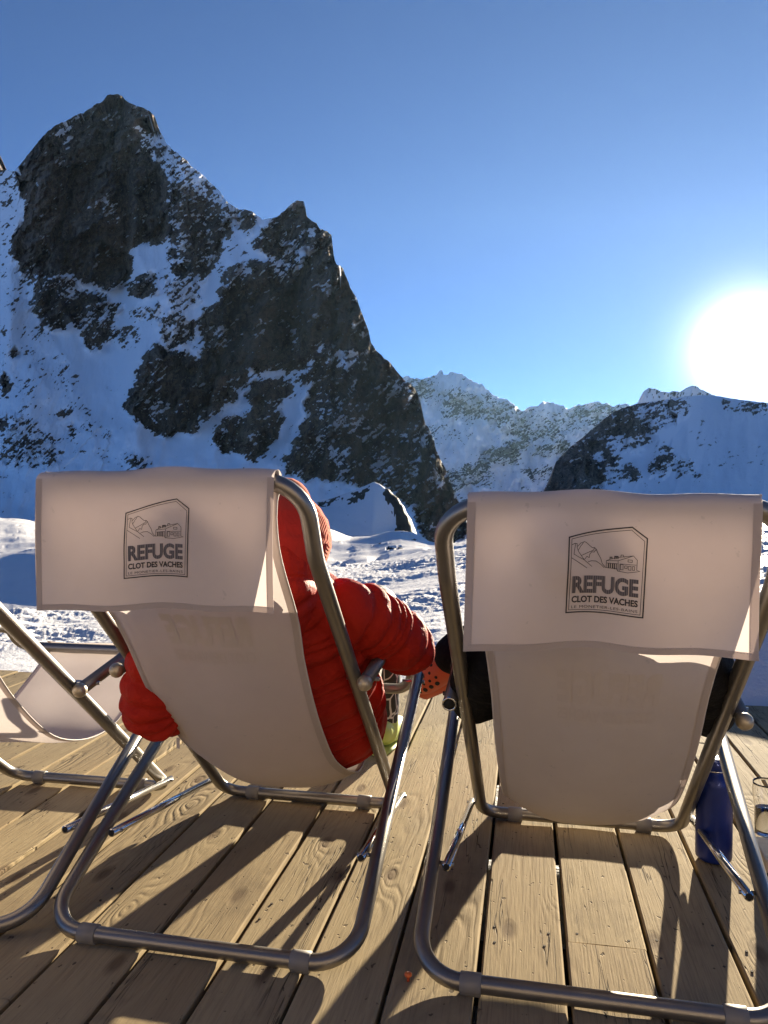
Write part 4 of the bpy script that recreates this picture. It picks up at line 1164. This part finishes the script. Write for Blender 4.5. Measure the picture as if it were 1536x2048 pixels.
gl = dict(head=(.112, -.535, .795), neck=(.085, -.545, .70), face=(.15, 1, 0), puff=.25, jacket=M['red'], trousers=M['trousers'],
          torso=[(.050, -.03, .255), (.058, -.14, .285), (.062, -.265, .395), (.062, -.395, .545), (.066, -.48, .645), (.075, -.540, .705)], torso_r=[.160, .202, .210, .206, .190, .130],
          collar=[(.078, -.555, .670), (.090, -.578, .715), (.098, -.580, .752)], collar_r=[.115, .112, .104],
          arms=[dict(p=[(.190, -.480, .625), (.235, -.455, .632), (.290, -.37, .590), (.338, -.290, .528), (.285, -.17, .515), (.17, -.045, .530)], r=[.066, .076, .077, .070, .058, .045], side=1),
                dict(p=[(-.065, -.485, .625), (-.115, -.485, .620), (-.190, -.50, .52), (-.222, -.49, .400), (-.150, -.32, .40), (-.03, -.12, .44)], r=[.07, .08, .078, .070, .058, .045], side=-1)],
          legs=[dict(p=[(.115, -.13, .275), (.125, .085, .420), (.135, .33, .530), (.130, .43, .32), (.120, .500, .105)], r=[.105, .085, .068, .062, .050]),
                dict(p=[(-.055, -.13, .275), (-.065, .085, .420), (-.075, .34, .530), (-.070, .45, .32), (-.06, .53, .105)], r=[.105, .085, .068, .062, .050])])
LL = (-.2192, 2.2028)
p_l = person(LL, .207, gl, 'person in a red down jacket and red knit hat, sitting in a deck chair')
fuse('knit_hat', [limb([(.100, -.565, .725), (.108, -.55, .765), (.112, -.538, .81), (.114, -.53, .85), (.115, -.525, .875)], [.080, .098, .109, .096, .060], 1, 0, .05, 40),
                  limb([(.108, -.55, .762), (.111, -.544, .800)], [.104, .1125], 1, 0, .05, 40)], .0055, M['knit'], p_l, 2)
shoe(p_l, 'shoe', (.120, .500, .085), (.05, 1, 0), M['lime']); shoe(p_l, 'shoe', (-.06, .53, .085), (-.05, 1, 0), M['lime'])

RR = (.5249, 2.0514)
gr = dict(head=(.02, -.60, .775), neck=(.01, -.60, .66), face=(.1, 1, .05), puff=.02, jacket=M['black'], trousers=M['black'],
          torso=[(0, -.13, .205), (0, -.27, .265), (.0, -.40, .375), (.0, -.505, .49), (.0, -.585, .59), (.005, -.615, .650)], torso_r=[.145, .180, .178, .182, .172, .115],
          collar=[(.005, -.615, .635), (.010, -.61, .70)], collar_r=[.095, .075],
          arms=[dict(p=[(.130, -.585, .575), (.170, -.565, .575), (.225, -.45, .50), (.252, -.34, .425), (.20, -.17, .43), (.08, -.04, .46)], r=[.062, .068, .064, .058, .05, .042], side=1),
                dict(p=[(-.130, -.585, .575), (-.170, -.565, .575), (-.222, -.46, .505), (-.250, -.345, .430), (-.262, -.18, .470), (-.20, -.02, .53)], r=[.062, .068, .066, .062, .055, .042], side=-1)],
          legs=[dict(p=[(-.085, -.14, .26), (-.095, .085, .400), (-.100, .34, .480), (-.09, .44, .30), (-.08, .50, .105)], r=[.105, .085, .068, .060, .050]),
                dict(p=[(.085, -.14, .27), (.06, .10, .47), (-.03, .34, .600), (-.19, .30, .500), (-.365, .215, .405)], r=[.105, .085, .070, .066, .062])])
p_r = person(RR, .2027, gr, 'person in black clothes and orange clogs, mostly hidden behind a deck chair sling')
# long brown hair, gathered to one side
rng = np.random.default_rng(3)
hp = []
mbh = MB(); mbh.sphere(Vector(gr['head']) + Vector((0, -.018, .014)), .100, 22, 14, (.92, 1.0, 1.15)); hp.append((mbh.v, mbh.f))
hp.append(limb([(.0, -.67, .76), (-.09, -.66, .68), (-.165, -.615, .625), (-.195, -.585, .595)], [.07, .055, .035, .018]))
hr = fuse('hair', hp, .006, M['hair'], p_r, 1)
mbh = MB()
for i in range(46):
    a = rng.uniform(-1, 1, 3); e = Vector((-.212 + .022 * a[0], -.572 + .02 * a[1], .582 + .016 * a[2] - .012))
    st = Vector((-.165 + .02 * a[1], -.61 + .015 * a[2], .625 + .012 * a[0]))
    mbh.tube([st, st.lerp(e, .5) + Vector((.004 * a[2], .003, .008 * a[1])), e], [.0016, .0012, .0005], 5)
mbh.build('hair_strands', M['hair'], hr)
# clogs: foam shell, vent holes, sole
def clog(body, ankle, d, up):
    a = Vector(ankle); d = Vector(d).normalized(); u = Vector(up); u = (u - d * u.dot(d)).normalized(); l = d.cross(u)
    Q = [a - d * .055 - u * .045, a + d * .0 - u * .045, a + d * .07 - u * .045, a + d * .125 - u * .05, a + d * .165 - u * .055]
    rr = [.042, .046, .052, .052, .036]
    o = fuse('clog', [limb(Q, rr, .88, 0, .05, 30)], .0045, M['orange'], body, 1)
    bpy.context.view_layer.update()
    for k in range(5):
        for j in range(-3, 4):
            f = .05 + .026 * k + (.013 if j % 2 else 0)
            ang = j * .42
            org = a + d * f - u * .045
            dr = (u * math.cos(ang) + l * math.sin(ang))
            ok, hit, nr, _ = o.ray_cast(org + dr * .2, -dr)
            if not ok: continue
            big = abs(j) == 3
            rot = nr.to_track_quat('Z', 'Y').to_matrix()
            MB().sphere((0, 0, 0), .0078 if big else .0052, 10, 6, (1, 1.3 if big else 1, .28)).build('vent_hole', M['hole'], o).matrix_local = Matrix.Translation(hit) @ rot.to_4x4()
    MB().tube([a - d * .085 - u * .075, a - u * .082, a + d * .09 - u * .084, a + d * .17 - u * .080, a + d * .195 - u * .07], [.022, .034, .042, .038, .02], 16).build('sole', M['orange'], o)
    return o
clog(p_r, (-.392, .205, .392), (-.62, .30, -.42), (-.35, -.72, .55))
clog(p_r, (-.08, .50, .098), (0, 1, 0), (0, 0, 1))

# ---------------------------------------------------------------- things on the deck
def bottle():
    t = NT('navy_enamel')
    m_ = t.done(t.bsdf(t.mix(t.noise(t.obj(), 30, 4), (.008, .022, .15, 1), (.016, .040, .24, 1)), .33, .25, t.bump(t.noise(t.obj(), 200, 2), .05, .001), .5))
    r = .0425
    root = tag(empty('water_bottle', (.811, 1.868, 0)), 'navy blue metal water bottle standing on the deck by the right chair', 'bottle')
    b = MB().lathe([(.001, .001), (r - .006, .001), (r - .001, .006), (r, .014), (r, .188), (r - .001, .197), (r - .005, .206), (.033, .216), (.0285, .221), (.0285, .226), (.001, .226)], (0, 0, 0), 40).build('bottle_body', m_, root)
    MB().lathe([(.0297, .2245), (.0305, .226), (.0305, .244), (.028, .2475), (.001, .248)], (0, 0, 0), 36).build('cap', m_, root)
    MB().tube(fillet([(-.016, 0, .246), (-.016, 0, .266), (.016, 0, .266), (.016, 0, .246)], .010, 6), .0034, 10).build('carry_loop', M['chrome'], root)
    MB().lathe([(.0288, .2215), (.0296, .2225), (.0288, .2245)], (0, 0, 0), 36).build('neck_ring', M['chrome'], root)
    return root
bottle()
def glass():
    root = tag(empty('drinking_glass', (.985, 1.955, 0)), 'clear drinking glass with a little water, cut off by the right edge', 'glass')
    t = NT('clear_glass'); gm = t.done(t.bsdf((1, 1, 1), 0.0, 0, None, .5, Transmission_Weight=1.0, IOR=1.46))
    t = NT('water'); wm = t.done(t.bsdf((.95, .98, 1), 0.0, 0, None, .5, Transmission_Weight=1.0, IOR=1.333))
    out = [(.001, .001), (.027, .001), (.029, .004), (.0285, .03), (.030, .09), (.034, .118), (.0355, .135), (.034, .150), (.0345, .156)]
    inn = [(.0335, .156), (.0328, .150), (.0342, .135), (.0328, .118), (.0288, .09), (.0270, .03), (.0255, .022), (.001, .020)]
    MB().lathe(out + inn, (0, 0, 0), 40).build('glass_body', gm, root)
    MB().lathe([(.001, .0204), (.0250, .0224), (.0266, .03), (.0283, .088), (.001, .088)], (0, 0, 0), 36).build('water', wm, root)
glass()
def board():
    root = tag(empty('wooden_board', (1.00, 1.775, 0), math.radians(-14)), 'pale wooden serving board edge beside the glass', 'board')
    t = NT('pale_wood'); m_ = t.done(t.bsdf(t.mix(t.noise(t.mapping(t.obj(), (8, 90, 90)), 1, 4), (.55, .40, .25, 1), (.72, .56, .38, 1)), .6))
    MB().box((0, 0, .042), (.225, .13, .030)).build('board_top', m_, root, False, .003)
    for x in (-.075, .085): MB().box((x, 0, .0135), (.022, .10, .027)).build('foot', M['joist'], root, False)
board()
def peg():
    root = tag(empty('plastic_peg', (.0445, 1.392, 0)), 'tiny orange plastic peg standing on a plank', 'peg')
    MB().lathe([(.001, .0), (.0028, .0), (.0028, .011)], (0, 0, 0), 12).build('stem', M['orange'], root)
    MB().lathe([(.0028, .010), (.0068, .011), (.0072, .014), (.005, .0165), (.0005, .017)], (0, 0, 0), 14).build('cap', simple('orange_cap', (.75, .16, .035), .4), root)
peg()
def paper():
    t = NT('printed_paper')
    br = t.n('ShaderNodeTexBrick'); br.inputs['Scale'].default_value = 22; br.inputs['Mortar Size'].default_value = .06; t.l(t.obj(), br.inputs[0])
    f = t.ramp(t.noise(t.mapping(t.obj(), (160, 60, 1)), 1, 3), [(.5, (0, 0, 0)), (.55, (1, 1, 1))])
    m_ = t.done(t.bsdf(t.mix(t.math('MULTIPLY', f, .6), (.85, .85, .84, 1), (.25, .25, .27, 1)), .7))
    n = 12
    P = np.array([[[(i / n - .5) * .30, (j / n - .5) * .42, .004 + .010 * (i / n) ** 3 + .003 * math.sin(j)] for i in range(n + 1)] for j in range(n + 1)])
    o = grid_mesh('paper_sheet', P, m_)
    md = o.modifiers.new('t', 'SOLIDIFY'); md.thickness = .0006
    o.location = (-1.645, 3.09, .002); o.rotation_euler = (0, 0, math.radians(28))
    tag(o, 'white printed paper sheet lying on the deck at the left edge', 'paper')
paper()

# ---------------------------------------------------------------- air
def haze():
    m_ = bpy.data.materials.new('haze'); m_.use_nodes = True
    t = m_.node_tree; t.nodes.clear()
    o = t.nodes.new('ShaderNodeOutputMaterial'); v = t.nodes.new('ShaderNodeVolumePrincipled')
    v.inputs['Color'].default_value = (0.42, 0.70, 1.0, 1)
    v.inputs['Density'].default_value = 9e-6
    v.inputs['Anisotropy'].default_value = 0.45
    t.links.new(v.outputs[0], o.inputs['Volume'])
    b = MB().box((0, 0, 1050), (13200, 13200, 2600)).build('haze', m_, None, False)
    tag(b, kind='stuff')
haze()
